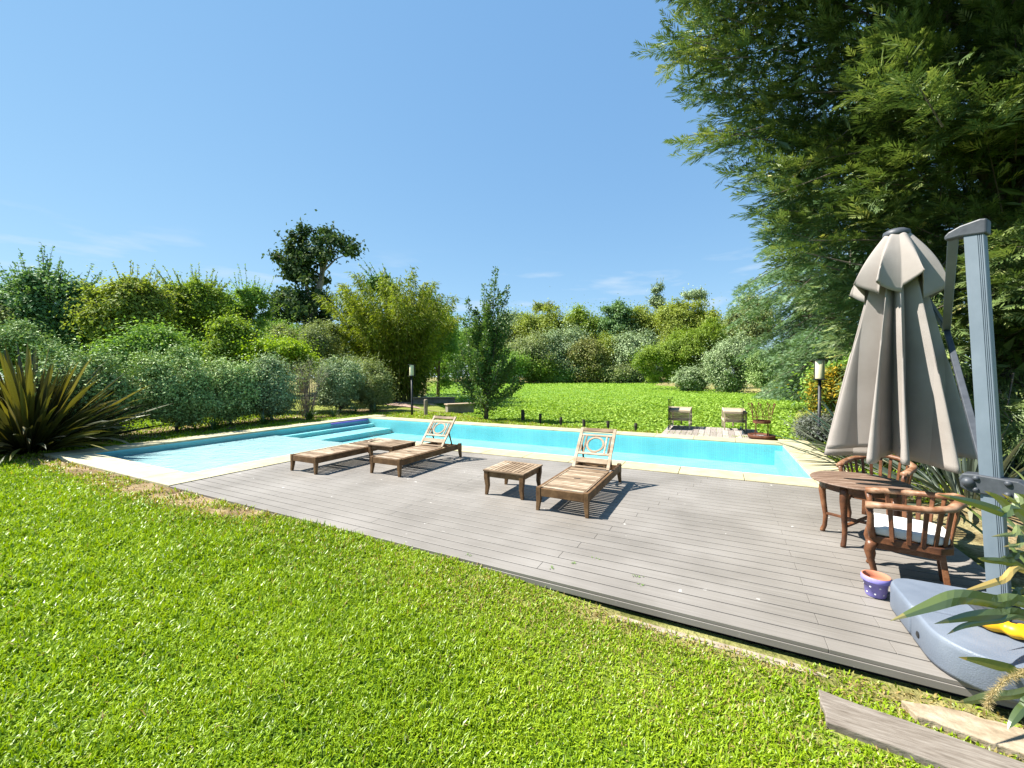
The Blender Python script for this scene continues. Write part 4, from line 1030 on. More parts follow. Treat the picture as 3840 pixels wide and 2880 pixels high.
DENS = 2.3
def tree(name, label, base, blobs, kind, n, L, aspect=.55, clumps=40, crad=.32, trunk_r=.15, group=None, cat='tree', seed=1, limbs=10, shoots=0, shoot_len=1.0, up=.5, flat=.8, hang=0.0, barkm=None, fork=.35, outward=.45, trunk_pts=None, shell=.45, low=-1.0, extra=None):
    """blobs: (centre world, radii). Root empty at the trunk base; children trunk and crown"""
    if L > .12 and L < .3: L, n = L * .78, n * 1.5
    n = int(n * DENS); L = L * 1.1; clumps = int(clumps * 1.35)
    g = np.random.default_rng(seed); base = Vector(base)
    root = empty(name, base, 0, label, cat, group)
    b0 = np.array(base); vol = np.array([r[0] * r[1] * r[2] for c, r in blobs]) ** .67; share = vol / vol.sum()
    cs, rs = [], []
    for (c, r), sh in zip(blobs, share):
        k = max(3, int(round(clumps * sh))); c = np.array(c); r = np.array(r)
        dr = rand_dir(k * 3, g); dr = dr[dr[:, 2] > low][:k]; k = len(dr)
        rad = shell + (1 - shell) * g.random(k) ** .6
        cr = crad * (r.prod() ** (1 / 3)) * g.uniform(.45, 1.4, k)
        cs.append(c + dr * rad[:, None] * np.maximum(r - cr[:, None] * .75, r * .3)); rs.append(cr)
    if extra is not None: cs, rs = [extra[0]], [extra[1]]
    cs = np.concatenate(cs); rs = np.concatenate(rs); tc_ = np.mean([np.array(c) for c, r in blobs], 0)
    w = rs ** 2; ne = n * w / w.sum()
    v, rn, p = clump_leaves(g, cs, rs, ne, L, aspect, outward, up, flat, tree_c=tc_ - np.array([0, 0, .3]), hang=hang)
    parts = [v]; rns = [rn]
    m = MB()
    if shoots:
        top = cs[np.argsort(cs[:, 2])[len(cs) // 3:]]
        for s in range(shoots):
            o = top[g.integers(len(top))] + g.normal(size=3) * .1; dd = nrm((o - tc_) * np.array([.6, .6, .5]) + np.array([0, 0, 1.1]) * np.linalg.norm(o - tc_) * .6 + g.normal(size=3) * .25)
            ln = shoot_len * g.uniform(.5, 1.3); k = max(6, int(ln / L * 3.2)); tt = np.sort(g.random(k)) * ln
            pp = o + dd * tt[:, None] + np.array([0, 0, -.12]) * (tt[:, None] / ln) ** 2 * ln
            ld = nrm(rand_dir(k, g) + dd * .7); nv = rand_dir(k, g) + np.array([0, 0, .5])
            Lq = L * g.uniform(.6, 1.1, k) * (1.1 - .4 * tt / ln)
            parts.append(leaf_arrays(pp, ld, nrm(nv), Lq, Lq * aspect)); rns.append(np.clip(.35 + .6 * g.random(k), 0, 1))
            m.tube([o - b0, o + dd * ln * .5 - b0, o + dd * ln * .96 + np.array([0, 0, -.1]) * ln - b0], [L * .10, L * .07, L * .03], 4, cap=False)
    v = np.concatenate(parts) - b0; rn = np.concatenate(rns)
    leaf_obj('crown', v, rn, LM[kind] if isinstance(kind, str) else kind, root)
    # trunk with limbs reaching the clumps
    topc = tc_ - b0; ztop = cs[:, 2].max() - b0[2]
    tp = trunk_pts or [(0, 0, -.3), (topc[0] * .25 + .05 * trunk_r, topc[1] * .25, ztop * .3), (topc[0] * .7, topc[1] * .7, ztop * .6), (topc[0], topc[1], ztop * .85)]
    k = len(tp); tr = [trunk_r * (1.15 - .95 * i / (k - 1)) for i in range(k)]
    m.tube(tp, tr, 9)
    zs = np.array([q_[2] for q_ in tp])
    for s in range(limbs):
        c = cs[g.integers(len(cs))] - b0
        zz = max(min(c[2] * g.uniform(fork, .9), zs[-1] * .95), zs[-1] * .08); a_ = np.array([np.interp(zz, zs, [q_[j] for q_ in tp]) for j in range(3)])
        r0 = min(.14, float(np.interp(zz, zs, tr)) * .5); mid = (a_ + c) / 2 + np.array([0, 0, .08 * np.linalg.norm(c - a_)]) + g.normal(size=3) * .05 * np.linalg.norm(c - a_)
        m.tube([a_, mid, c], [r0, r0 * .6, r0 * .2], 6, cap=False)
    m.build('trunk', barkm or bark, root, smooth=True)
    return root

def box_blob(x0, x1, y0, y1, Y, dr=.8):
    """ellipsoid filling a patch of the photograph at distance Y"""
    c = at((x0 + x1) / 2, (y0 + y1) / 2, Y); k = Y / FPX
    rx = (x1 - x0) / 2 * k; rz = (y1 - y0) / 2 * k
    return (tuple(c), (rx, max(rx, rz) * dr if dr < 5 else rx, rz))
def base_at(px, Y, z=None):
    p = at(px, 1440, Y); return (p.x, p.y, gz1(p.x, p.y) - .02 if z is None else z)

# ---- hedge of tall shrubs along the left side of the pool
HG = 'shrubs of the hedge beside the pool'
hedge = [  # u, v, height, radius, kind, label, leaves
 (-15.2, 4.2, 2.75, 1.35, 'silver', 'tall silvery hedge shrub behind the big flax plant', 15000),
 (-14.9, 6.3, 2.75, 1.25, 'silver', 'silvery hedge shrub just right of the big flax plant', 16000),
 (-15.0, 7.9, 2.60, 1.10, 'silver', 'domed grey-green hedge shrub, second right of the flax plant', 14000),
 (-14.9, 9.3, 2.55, 1.0, 'grey', 'dense domed hedge shrub left of the twiggy bare one', 14000),
 (-15.2, 12.6, 2.65, 1.15, 'grey', 'dark upright hedge shrub right of the twiggy bare one', 15000),
 (-15.0, 14.2, 2.60, 1.15, 'olive', 'brownish rounded shrub at the far end of the hedge', 15000),
]
for i, (u, v, h, r, kd, lb, n) in enumerate(hedge):
    p = P(u, v); z = gz1(p.x, p.y)
    bl = [((p.x, p.y, z + h * .52), (r, r, h * .50)), ((p.x + .3 * math.cos(i), p.y + .3, z + h * .33), (r * .95, r * .95, h * .33))]
    tree('hedge_shrub', lb, (p.x, p.y, z - .03), bl, kd, n, .075, .5, clumps=70, crad=.30, trunk_r=.05, group=HG, cat='shrub', seed=40 + i, limbs=26, shoots=26, shoot_len=.38, fork=.05, shell=.55)
# twiggy, half bare shrub
p = P(-15.0, 10.85); z = gz1(p.x, p.y); g = np.random.default_rng(77)
root = empty('bare_shrub', (p.x, p.y, z), 0, 'twiggy half-bare grey shrub in the gap of the hedge', 'shrub', HG)
m = MB(); lp_, ld_ = [], []
for k in range(46):
    a = g.uniform(0, 2 * math.pi); sp_ = g.uniform(.1, 1.0); h = g.uniform(1.5, 2.35)
    q0 = np.array([.18 * math.cos(a) * sp_, .18 * math.sin(a) * sp_, 0]); q2 = np.array([1.05 * sp_ * math.cos(a), 1.05 * sp_ * math.sin(a), h]); q1 = (q0 + q2) / 2 + np.array([0, 0, .15]) + g.normal(size=3) * .08
    m.tube([q0, q1, q2], [.013, .009, .004], 4, cap=False)
    for j in range(7):
        t = g.uniform(.35, 1); s0 = q1 * (1 - t) + q2 * t if t > .5 else q0 * (1 - t) + q1 * t; e = s0 + nrm(g.normal(size=3) + np.array([0, 0, .7])) * g.uniform(.2, .5)
        m.tube([s0, (s0 + e) / 2 + g.normal(size=3) * .02, e], [.005, .004, .002], 3, cap=False); lp_ += [e, (s0 + e) / 2]
m.build('twigs', twig_m, root)
lp_ = np.repeat(np.array(lp_), 3, 0) + g.normal(size=(len(lp_) * 3, 3)) * .05; keep = g.random(len(lp_)) < .75; lp_ = lp_[keep]; n = len(lp_)
leaf_obj('leaves', leaf_arrays(lp_, rand_dir(n, g), rand_dir(n, g), .065, .035), g.random(n), LM['olive'], root)
# strap-leaved plants at the foot of the hedge
strap_m = mat_leaf('strap_leaf', pal((.03, .07, .012), (.07, .13, .02), (.13, .20, .03)), .3, .08)
def strap_plant(loc, n, ln, w, label, group, name='strap_leaf_plant', mat=None, seed=0, spread=.9, cat='plant'):
    g = np.random.default_rng(seed); root = empty(name, loc, 0, label, cat, group); V = []; loops = []; starts = []; rn = []; nl = 0
    for k in range(n):
        az = g.uniform(0, 2 * math.pi); til = g.uniform(.05, spread); L_ = ln * g.uniform(.6, 1.15); hd = np.array([math.cos(az), math.sin(az), 0]); sd = np.array([-math.sin(az), math.cos(az), 0])
        pt = hd * g.uniform(0, .12); sg = 6; b = len(V)
        for i in range(sg + 1):
            t = i / sg; ww = w * (1 - t ** 2.2) * (.6 + .8 * min(1, t * 3)) / 1.4
            V += [pt - sd * ww / 2, pt + sd * ww / 2]
            a_ = til + (1.0 + .5 * til) * t ** 1.6; pt = pt + (hd * math.sin(a_) + np.array([0, 0, math.cos(a_)])) * L_ / sg
        c = g.random()
        for i in range(sg):
            loops += [b + 2 * i, b + 2 * i + 1, b + 2 * i + 3, b + 2 * i + 2]; starts.append(nl); nl += 4; rn.append(c)
    raw_mesh('leaves', V, loops, starts, mat or strap_m, root, False, {'rnd': rn}); return root
for i, (u, v) in enumerate([(-14.0, 6.9), (-14.1, 8.5), (-14.0, 10.2), (-14.0, 11.3), (-14.05, 12.4), (-14.1, 13.6)]):
    p = P(u, v); strap_plant((p.x, p.y, gz1(p.x, p.y)), 70, .62, .025, ['dark strap-leaved clump at the foot of the hedge, closest to the flax', 'dark strap-leaved clump under the domed hedge shrub', 'lit strap-leaved clump left of the hedge gap', 'bright strap-leaved clump in the hedge gap', 'strap-leaved clump under the dark upright shrub', 'strap-leaved clump at the far hedge end'][i], 'strap-leaved clumps under the hedge', seed=60 + i)

# ---- trees behind the hedge
BG = 'trees behind the hedge'
def bgtree(label, bx, Y, boxes, kind, n, L, aspect=.55, **kw):
    seed = kw.pop('seed', int(bx) % 997); grp = kw.pop('group', BG); nm = kw.pop('name', 'leafy_tree')
    bl = [box_blob(*b, Y + (b[4] if len(b) > 4 else 0)) if len(b) <= 5 else None for b in [tuple(q_) for q_ in boxes]]
    return tree(nm, label, base_at(bx, Y), bl, kind, n, L, aspect, group=grp, seed=seed, **kw)
def box_blob2(b, Y, dr=.8): return box_blob(b[0], b[1], b[2], b[3], Y, dr)
def bgtree(label, bx, Y, boxes, kind, n, L, aspect=.55, **kw):
    seed = kw.pop('seed', int(bx) % 997 + 3); grp = kw.pop('group', BG); nm = kw.pop('name', 'leafy_tree'); dr = kw.pop('dr', .8)
    bl = [box_blob2(b, Y + (b[4] if len(b) > 4 else 0), dr) for b in boxes]
    return tree(nm, label, base_at(bx, Y), bl, kind, n, L, aspect, group=grp, seed=seed, **kw)
bgtree('dark olive bushy tree at the left edge behind the hedge', -60, 22, [(-260, 90, 1095, 1400)], 'olive', 12000, .16, clumps=45, crad=.3)
bgtree('large-leaved dark green tree at the far left of the tree line', 230, 24, [(40, 370, 1010, 1330), (-40, 160, 1060, 1300)], 'dark', 14000, .24, .6, clumps=60, crad=.27, shoots=120, shoot_len=1.7, hang=.35)
bgtree('tall dark tree just outside the left edge', -330, 24, [(-560, -60, 980, 1350)], 'dark', 10000, .24, .6, clumps=40, crad=.28, shoots=16, shoot_len=1.2, hang=.3)
bgtree('yellow-green large-leaved tree left of centre behind the hedge', 480, 23, [(330, 640, 1035, 1330), (430, 600, 1020, 1200)], 'yellow', 15000, .21, .6, clumps=60, crad=.27, shoots=80, shoot_len=1.4, hang=.35, seed=12)
bgtree('light green open-crowned tree right of the yellow-green one', 740, 27, [(600, 870, 1035, 1330), (680, 800, 1015, 1200)], 'bright', 14000, .19, .6, clumps=62, crad=.25, shoots=90, shoot_len=1.5, seed=14)
bgtree('thin-topped tree with a bare crooked limb against the sky', 930, 31, [(820, 1000, 1065, 1200), (900, 1010, 1120, 1260), (840, 960, 1190, 1330)], 'mid', 8000, .19, .6, clumps=34, crad=.28, shoots=70, shoot_len=1.7, limbs=18, seed=15)
bgtree('fresh bright green young tree above the domed hedge shrub', 850, 19, [(770, 930, 1180, 1400)], 'bright', 8000, .15, .6, clumps=30, crad=.32, seed=16, trunk_r=.08)
bgtree('dark-leaved bush low behind the silvery shrubs', 560, 18.5, [(400, 760, 1215, 1430)], 'mid', 11000, .17, .55, clumps=44, crad=.3, seed=17, trunk_r=.08)
bgtree('bright leafy bush behind the left hedge shrubs', 60, 17, [(-120, 190, 1190, 1400)], 'silver', 9000, .13, .5, clumps=36, crad=.3, seed=18, trunk_r=.08)
bgtree('yellow flowering vine-covered bush above the bare shrub', 1060, 19, [(900, 1200, 1260, 1430)], 'vine', 9000, .13, .8, clumps=40, crad=.28, shoots=14, shoot_len=.5, seed=19, trunk_r=.06)
bgtree('loose grey-green tree between the tall tree and the hedge', 1215, 25, [(1130, 1290, 1155, 1420), (1010, 1130, 1180, 1400)], 'olive', 10000, .14, .5, clumps=44, crad=.28, seed=20, shoots=12, shoot_len=.8)
bgtree('low olive thicket left of the bamboo', 1300, 22, [(1190, 1420, 1330, 1480)], 'olive', 8000, .13, .5, clumps=34, crad=.3, seed=22, trunk_r=.06)

for x, y0, lb, kd in [(-120, 1090, 'dark green backing tree far behind the left flax plant', 'mid'), (200, 1110, 'dark green backing tree behind the silvery hedge shrubs', 'dark'), (480, 1090, 'dull green backing tree behind the yellow-green one', 'mid'), (760, 1100, 'dull olive backing tree behind the open-crowned one', 'olive'), (1010, 1190, 'low dark backing tree between the bare limb and the tall tree', 'mid'), (1240, 1210, 'low olive backing tree behind the bamboo edge', 'olive')]:
    bgtree(lb, x, 35, [(x - 190, x + 190, y0, 1430)], kd, 9000, .22, seed=int(x) + 700, clumps=60, crad=.24, shell=.3)

# ---- tall leaning tree
Yt = 40
def tall_pt(px, py, dY=0): return at(px, py, Yt + dY)
tb_ = Vector(base_at(1140, Yt))
def poly_clumps(poly, k, Y, dY, r, seed):
    g = np.random.default_rng(seed); poly = np.array(poly, float); c = []
    while len(c) < k:
        a_, b_ = g.uniform(poly[:, 0].min(), poly[:, 0].max()), g.uniform(poly[:, 1].min(), poly[:, 1].max())
        dd_, ii_ = seg_dist(np.array([a_]), np.array([b_]), poly)
        if ii_[0]: c.append(at(a_, b_, Y + g.normal() * dY))
    return np.array(c), g.uniform(r * .55, r * 1.35, k)
c1, r1c = poly_clumps([(1075, 880), (1130, 858), (1195, 846), (1250, 862), (1300, 885), (1342, 935), (1350, 968), (1300, 950), (1262, 938), (1240, 965), (1232, 1010), (1238, 1050), (1195, 1065), (1150, 1065), (1105, 1052), (1065, 1035), (1062, 985), (1022, 955), (1060, 935), (1090, 905)], 105, Yt, 1.3, .62, 5)
c2, r2c = poly_clumps([(1032, 1105), (1075, 1075), (1140, 1085), (1185, 1085), (1222, 1115), (1235, 1160), (1210, 1240), (1170, 1330), (1060, 1340), (1000, 1260), (1035, 1190), (1020, 1130)], 95, Yt, 1.4, .8, 6)
bl = [box_blob2((1110, 1230, 870, 1050), Yt, .9)]
tp = [tuple(tall_pt(x, y) - tb_) for x, y in [(1130, 1430), (1150, 1260), (1186, 1120), (1205, 1050), (1214, 970), (1205, 900)]]
tp[0] = (tp[0][0], tp[0][1], -.4)
tree('tall_tree', 'tall dark tree with a leaning pale trunk standing high above the others', tb_, bl, 'deep', 7500, .30, .8, clumps=1, crad=.44, extra=(np.concatenate([c1, c2]), np.concatenate([r1c, r2c])), trunk_r=.45, cat='tree', seed=33, limbs=16, shoots=26, shoot_len=1.6, trunk_pts=tp, barkm=bark_pale, fork=.55, hang=.3, shell=.25)

# ---- bamboo
g = np.random.default_rng(50); bb = Vector(base_at(1500, 27.0)); root = empty('bamboo_clump', bb, 0, 'big feathery yellow-green bamboo clump left of the young tree', 'bamboo')
m = MB(); pts, dirs, rnn = [], [], []
for k in range(150):
    a = g.uniform(0, 2 * math.pi); rr = math.sqrt(g.random()); q0 = np.array([1.5 * rr * math.cos(a), 1.3 * rr * math.sin(a), 0]); h = g.uniform(5.8, 9.4) * (1.02 - .25 * rr); lean = g.uniform(.6, 1.0) * rr * 3.9 + .2
    if math.cos(a) > .3: lean *= .72
    hd = np.array([math.cos(a), math.sin(a), 0]); m1_ = q0 + hd * lean * .25 + np.array([0, 0, h * .55]); q2 = q0 + hd * lean + np.array([0, 0, h]); tip = q2 + hd * .5 * (lean > 1.5) + np.array([0, 0, -.15])
    m.tube([q0, m1_, q2, tip], [.035, .028, .012, .006], 5, cap=False); crn = g.random()
    nn = 430; t = g.random(nn) ** .8 * .92 + .08; C = (1 - t)[:, None] ** 2 * q0 + (2 * t * (1 - t))[:, None] * (m1_ * 1.0 + (m1_ - (q0 + q2) / 2) * .9) + (t ** 2)[:, None] * q2
    sidev = rand_dir(nn, g) * np.array([1, 1, .6]); off = sidev * (g.random(nn) ** .7 * (.30 + .5 * np.sin(np.pi * t ** .8)))[:, None]
    pts.append(C + off); dirs.append(nrm(sidev * .6 + hd * .5 + np.array([0, 0, -.55]) + g.normal(size=(nn, 3)) * .35)); rnn.append(np.clip(.5 * g.random(nn) + .5 * crn - .25 * (t < .35), 0, 1))
pts = np.concatenate(pts); dirs = np.concatenate(dirs); rnn = np.concatenate(rnn); n = len(pts)
leaf_obj('foliage', leaf_arrays(pts, dirs, nrm(rand_dir(n, g) + np.array([0, 0, .8])), g.uniform(.20, .38, n), g.uniform(.05, .085, n)), rnn, LM['bamboo'], root)
m.build('culms', mat_noise('bamboo_culm', [(.3, (.10, .12, .03)), (.7, (.22, .22, .07))], 6, rough=.5), root, smooth=True)
# a small dark-leaved tree growing through the bamboo top
bgtree('dark loose tree top poking out behind the bamboo', 1440, 31, [(1380, 1500, 1010, 1130), (1560, 1640, 1085, 1200)], 'dark', 2600, .24, .7, clumps=20, crad=.35, shoots=12, shoot_len=1.6, seed=51, limbs=10)
bgtree('shaded shrubs filling the gap behind the young tree', 1640, 33, [(1570, 1740, 1130, 1470)], 'mid', 8000, .19, .55, clumps=40, crad=.3, seed=52)

# ---- young upright tree at the pond bank
g = np.random.default_rng(81); yb_ = atz(1823, 1571, -.06); root = empty('young_tree', yb_, 0, 'young upright leafy tree with thin top shoots on the pond bank', 'tree')
m = MB(); m.tube([(0, 0, -.2), (.01, 0, .6), (.03, .02, 1.8), (.10, .02, 3.2), (.16, 0, 4.6)], [.10, .085, .065, .04, .015], 8); P_, D_, Rn_ = [], [], []
def yshoot(q0, q2, n, spread, r0=.018, bow=.2):
    q0 = np.array(q0, float); q2 = np.array(q2, float); h_ = q2 - q0; q1 = (q0 + q2) / 2 + np.array([h_[0] * bow, h_[1] * bow, -.05]); m.tube([q0, q1, q2], [r0, r0 * .6, r0 * .2], 5, cap=False)
    t = g.random(n) ** .85; C = (1 - t)[:, None] ** 2 * q0 + (2 * t * (1 - t))[:, None] * q1 + (t ** 2)[:, None] * q2
    o = rand_dir(n, g) * (spread * (1.05 - .75 * t) * g.random(n) ** .6)[:, None]; P_.append(C + o); D_.append(nrm(o / (np.linalg.norm(o, axis=1, keepdims=True) + 1e-6) + h_ / np.linalg.norm(h_) * .5 + g.normal(size=(n, 3)) * .4)); Rn_.append(np.clip(.65 * g.random(n) + .35 * g.random(), 0, 1))
for k in range(58):
    z0 = g.uniform(.25, 2.9); a = g.uniform(0, 2 * math.pi); rr = g.uniform(.6, 1.5) * (1.15 - .27 * z0); ln = g.uniform(.7, 1.7)
    yshoot((.01 * z0, 0, z0), (rr * math.cos(a), rr * math.sin(a), z0 + ln), 320, .34)
for (x, y, z) in [(.40, 0, 5.95), (.24, .1, 5.5), (-.05, -.1, 5.3), (.86, .1, 5.25), (.62, -.2, 4.9), (-.72, 0, 4.75), (-.45, .1, 4.3), (.55, .2, 5.1), (.05, .2, 4.9), (-.9, .2, 4.0), (.9, 0, 4.2)]:
    yshoot((x * .45, y, z * .48), (x, y, z), 330, .34, .02, .05)
for (x, y, z) in [(1.25, -.1, 1.35), (1.15, .1, 2.4), (-1.35, 0, 1.9), (-1.5, .1, 2.2), (1.5, 0, 1.5), (-1.1, .2, 3.0)]:
    yshoot((x * .25, 0, z * .55), (x, y, z), 200, .24)
P_ = np.concatenate(P_); D_ = np.concatenate(D_); n = len(P_)
leaf_obj('crown', leaf_arrays(P_, D_, nrm(rand_dir(n, g) + np.array([0, 0, .7])), g.uniform(.075, .125, n), g.uniform(.045, .075, n)), np.concatenate(Rn_), LM['young'], root); m.build('trunk', bark, root, smooth=True)

# ---- far trees round the pond
FG = 'trees beyond the pond'
def far(label, bx, Y, boxes, kind, n=5200, L=.5, **kw):
    kw.setdefault('shoots', 26); kw.setdefault('shoot_len', 2.2); kw.setdefault('clumps', 60); kw.setdefault('crad', .30); kw.setdefault('trunk_r', .28); kw.setdefault('limbs', 8); kw.setdefault('shell', .22)
    if boxes[0][3] > 1240: boxes = [((q_[0] + q_[1]) / 2 - (q_[1] - q_[0]) * .74, (q_[0] + q_[1]) / 2 + (q_[1] - q_[0]) * .74, q_[2] - 4, q_[3] + 25) for q_ in boxes]; n = int(n * 1.6)
    return bgtree(label, bx, Y, boxes, kind, n, L, .6, group=FG, name='far_tree', **kw)
far('pale olive eucalyptus top left of the pond trees', 1930, 118, [(1865, 1990, 1150, 1330)], 'grey', 4200, .5, seed=101)
far('yellow-green rounded plane tree, left of the pair beyond the pond', 2070, 112, [(1960, 2150, 1150, 1330), (2000, 2110, 1140, 1240)], 'yellow', 8000, .48, seed=102)
far('light green plane tree right of the rounded yellow-green one', 2190, 110, [(2120, 2245, 1145, 1330)], 'bright', 6000, .48, seed=103)
far('flat dark umbrella-shaped pine top behind the plane trees', 2020, 128, [(1975, 2080, 1138, 1165)], 'olive', 1600, .5, clumps=20, seed=104)
far('dark green domed eucalyptus between the lighter trees', 2310, 106, [(2265, 2355, 1122, 1250), (2245, 2380, 1180, 1290)], 'dark', 8000, .46, seed=105)
far('sparse tall grey tree rising above the far tree line', 2465, 125, [(2440, 2495, 1058, 1110), (2430, 2510, 1100, 1165)], 'grey', 1900, .5, clumps=28, crad=.36, shell=.1, seed=106)
far('pale yellow-green tree under the sparse grey one', 2420, 108, [(2350, 2480, 1140, 1300)], 'yellow', 6000, .48, seed=107)
far('yellow tree with two rounded tops, left half of the pair', 2525, 98, [(2465, 2590, 1125, 1330), (2500, 2560, 1115, 1200)], 'yellow', 7500, .44, seed=108)
far('bright yellow-green tree, right half of the tall pair', 2620, 96, [(2560, 2675, 1118, 1330)], 'yellow', 7500, .44, seed=109)
far('lacy dark tree top behind the tall yellow pair', 2610, 126, [(2550, 2660, 1088, 1130)], 'grey', 1500, .5, clumps=18, crad=.4, shell=.1, seed=110)
far('thin grey tree at the right of the far tree line', 2730, 118, [(2680, 2790, 1180, 1300)], 'grey', 2800, .5, seed=111, shell=.2)
far('tall pale tree half hidden by the blue-green conifer', 2810, 110, [(2745, 2890, 1095, 1300)], 'olive', 5000, .5, seed=112)
far('soft grey-green willow on the left far bank', 1985, 93, [(1900, 2090, 1230, 1425)], 'olive', 9000, .34, seed=113, hang=.5)
far('feathery grey-green willow behind the water plants', 2120, 94, [(2020, 2200, 1215, 1425)], 'grey', 9000, .34, seed=114, hang=.5)
far('golden bronze tree in the middle of the far bank', 2205, 91, [(2145, 2260, 1255, 1425)], 'bronze', 7000, .34, seed=115, hang=.3)
far('small yellow tree beside the golden bronze one', 2275, 93, [(2225, 2335, 1240, 1420)], 'yellow', 6500, .34, seed=116, hang=.3)
far('tall hazy grey-green tree right of the small yellow one', 2390, 90, [(2310, 2450, 1215, 1420)], 'grey', 9000, .34, seed=117, hang=.3)
far('dull green undergrowth tree on the left far bank', 1880, 88, [(1800, 1960, 1290, 1432)], 'mid', 8000, .34, seed=118)
far('low yellow-green bush on the left far bank', 2010, 90, [(1965, 2075, 1330, 1430)], 'bright', 5000, .32, seed=119)
far('low dark bush in the shade of the far bank', 2100, 92, [(2040, 2150, 1370, 1434)], 'mid', 5000, .32, seed=120)
far('small round bush under the tall hazy tree', 2330, 89, [(2260, 2420, 1345, 1432)], 'olive', 6000, .32, seed=121)
far('broad grey tree closing the gap left of the plane trees', 1850, 120, [(1720, 1930, 1185, 1400)], 'olive', 6500, .5, seed=122)
far('dense tree mass far behind the bamboo', 1680, 105, [(1560, 1800, 1190, 1420)], 'mid', 6500, .5, seed=123)
far('dark backing tree behind the willows', 2160, 120, [(2020, 2330, 1270, 1430)], 'olive', 7000, .55, seed=124)
far('dark backing tree behind the yellow pair', 2500, 118, [(2340, 2680, 1270, 1440)], 'olive', 7000, .55, seed=125)
NG = 'trees on the right pond bank'
def near_r(label, bx, Y, boxes, kind, n, L, **kw):
    kw.setdefault('clumps', 60); kw.setdefault('crad', .26); kw.setdefault('trunk_r', .16)
    return bgtree(label, bx, Y, boxes, kind, n, L, kw.pop('aspect', .5), group=NG, name='bank_tree', **kw)
near_r('broad yellow-green tree leaning over the right pond bank', 2610, 52, [(2370, 2560, 1280, 1445), (2470, 2720, 1215, 1440), (2600, 2730, 1185, 1380)], 'bright', 22000, .26, seed=131, clumps=95)
near_r('greyish low bush under the broad yellow-green tree', 2580, 45, [(2520, 2660, 1370, 1475)], 'grey', 9000, .18, seed=132)
near_r('big silvery grey-leaved bush on the right pond bank', 2760, 42, [(2640, 2860, 1260, 1480), (2700, 2820, 1235, 1400)], 'grey', 20000, .20, seed=133, clumps=80)
near_r('pale feathery bush between the silvery bush and the conifer', 2900, 38, [(2800, 3000, 1290, 1480)], 'silver', 14000, .18, seed=134)
near_r('brown-green twiggy bush at the foot of the blue-green conifer', 3010, 34, [(2920, 3080, 1370, 1490)], 'olive', 9000, .15, seed=135)
near_r('dark tree closing the right bank behind the conifer', 3200, 46, [(2980, 3450, 1180, 1470)], 'mid', 14000, .26, seed=136)

# ---- conifers on the right
def conifer(name, label, base, h, rad, n_br, kind, L, W, seed, per=170, droop=.35, z0=.06, top_r=.12, trunk_r=.25, tuft=.35, expo=.8):
    g = np.random.default_rng(seed); root = empty(name, base, 0, label, 'tree'); m = MB(); m.tube([(0, 0, -.3), (0, 0, h * .5), (.05, 0, h * .98)], [trunk_r, trunk_r * .6, .03], 9); Pn, Dn, Nn, Rn_ = [], [], [], []
    for k in range(n_br):
        t = (int(g.random() ** 1.1 * 17) + g.uniform(.0, .45)) / 17; z = h * (z0 + (1 - z0) * t); a = g.uniform(0, 2 * math.pi); r = rad * ((1 - t) ** expo * (1 - top_r) + top_r) * g.uniform(.55, 1.15) * (min(1, .42 + 1.7 * t) if expo < .6 else 1)
        hd = np.array([math.cos(a), math.sin(a), 0]); q0 = np.array([0, 0, z]); q2 = q0 + hd * r + np.array([0, 0, -droop * r * g.uniform(.3, 1.1)]); q1 = q0 + hd * r * .5 + np.array([0, 0, .12 * r])
        m.tube([q0, q1, q2], [.05, .03, .008], 5, cap=False); c = g.random(); n = int(per * (r / rad + .3)); s = .25 + .75 * g.random(n) ** .7
        C = (1 - s)[:, None] ** 2 * q0 + (2 * s * (1 - s))[:, None] * q1 + (s ** 2)[:, None] * q2
        sd = np.array([-hd[1], hd[0], 0]); lat = g.normal(size=n) * tuft * r * .30 * (1.15 - s * .75)
        C = C + sd * lat[:, None] + np.array([0, 0, 1]) * (g.normal(size=n) * .10 - np.abs(lat) * .35)[:, None]
        d = nrm(hd * .9 + sd * (np.sign(lat) * .7)[:, None] + np.array([0, 0, -.35]) + g.normal(size=(n, 3)) * .3)
        Pn.append(C); Dn.append(d); Rn_.append(np.clip(.55 * g.random(n) + .45 * c, 0, 1))
    C = np.concatenate(Pn); d = np.concatenate(Dn); rn = np.concatenate(Rn_); n = len(C)
    # every spray = five thin blades fanned in a plane
    nv = nrm(rand_dir(n, g) * .7 + np.array([0, 0, .8])); s = nrm(np.cross(d, nv)); vs = []; rr = []
    for j, fa in enumerate((-.75, -.38, 0, .38, .75)):
        dd = nrm(d * math.cos(fa) + s * math.sin(fa)); ln = L * g.uniform(.6, 1.2, n) * (1 - .3 * abs(fa)); vs.append(leaf_arrays(C, dd, nv, ln, W * np.ones(n))); rr.append(np.clip(rn + g.normal(size=n) * .08, 0, 1))
    leaf_obj('crown', np.concatenate(vs), np.concatenate(rr), LM[kind], root); m.build('trunk', bark, root, smooth=True); return root
conifer('blue_conifer', 'tall blue-green drooping conifer between the pond and the big dark tree', base_at(3190, 19.5, -.1), 14.5, 6.5, 230, 'blue', .24, .024, 201, per=300, droop=.30, tuft=.62, z0=.08, expo=.42)
conifer('blue_conifer', 'second blue-green conifer farther back beside the pale bank bushes', base_at(3060, 29, -.1), 9.0, 4.6, 130, 'blue', .28, .032, 202, per=220, droop=.45, tuft=.75, z0=.05)

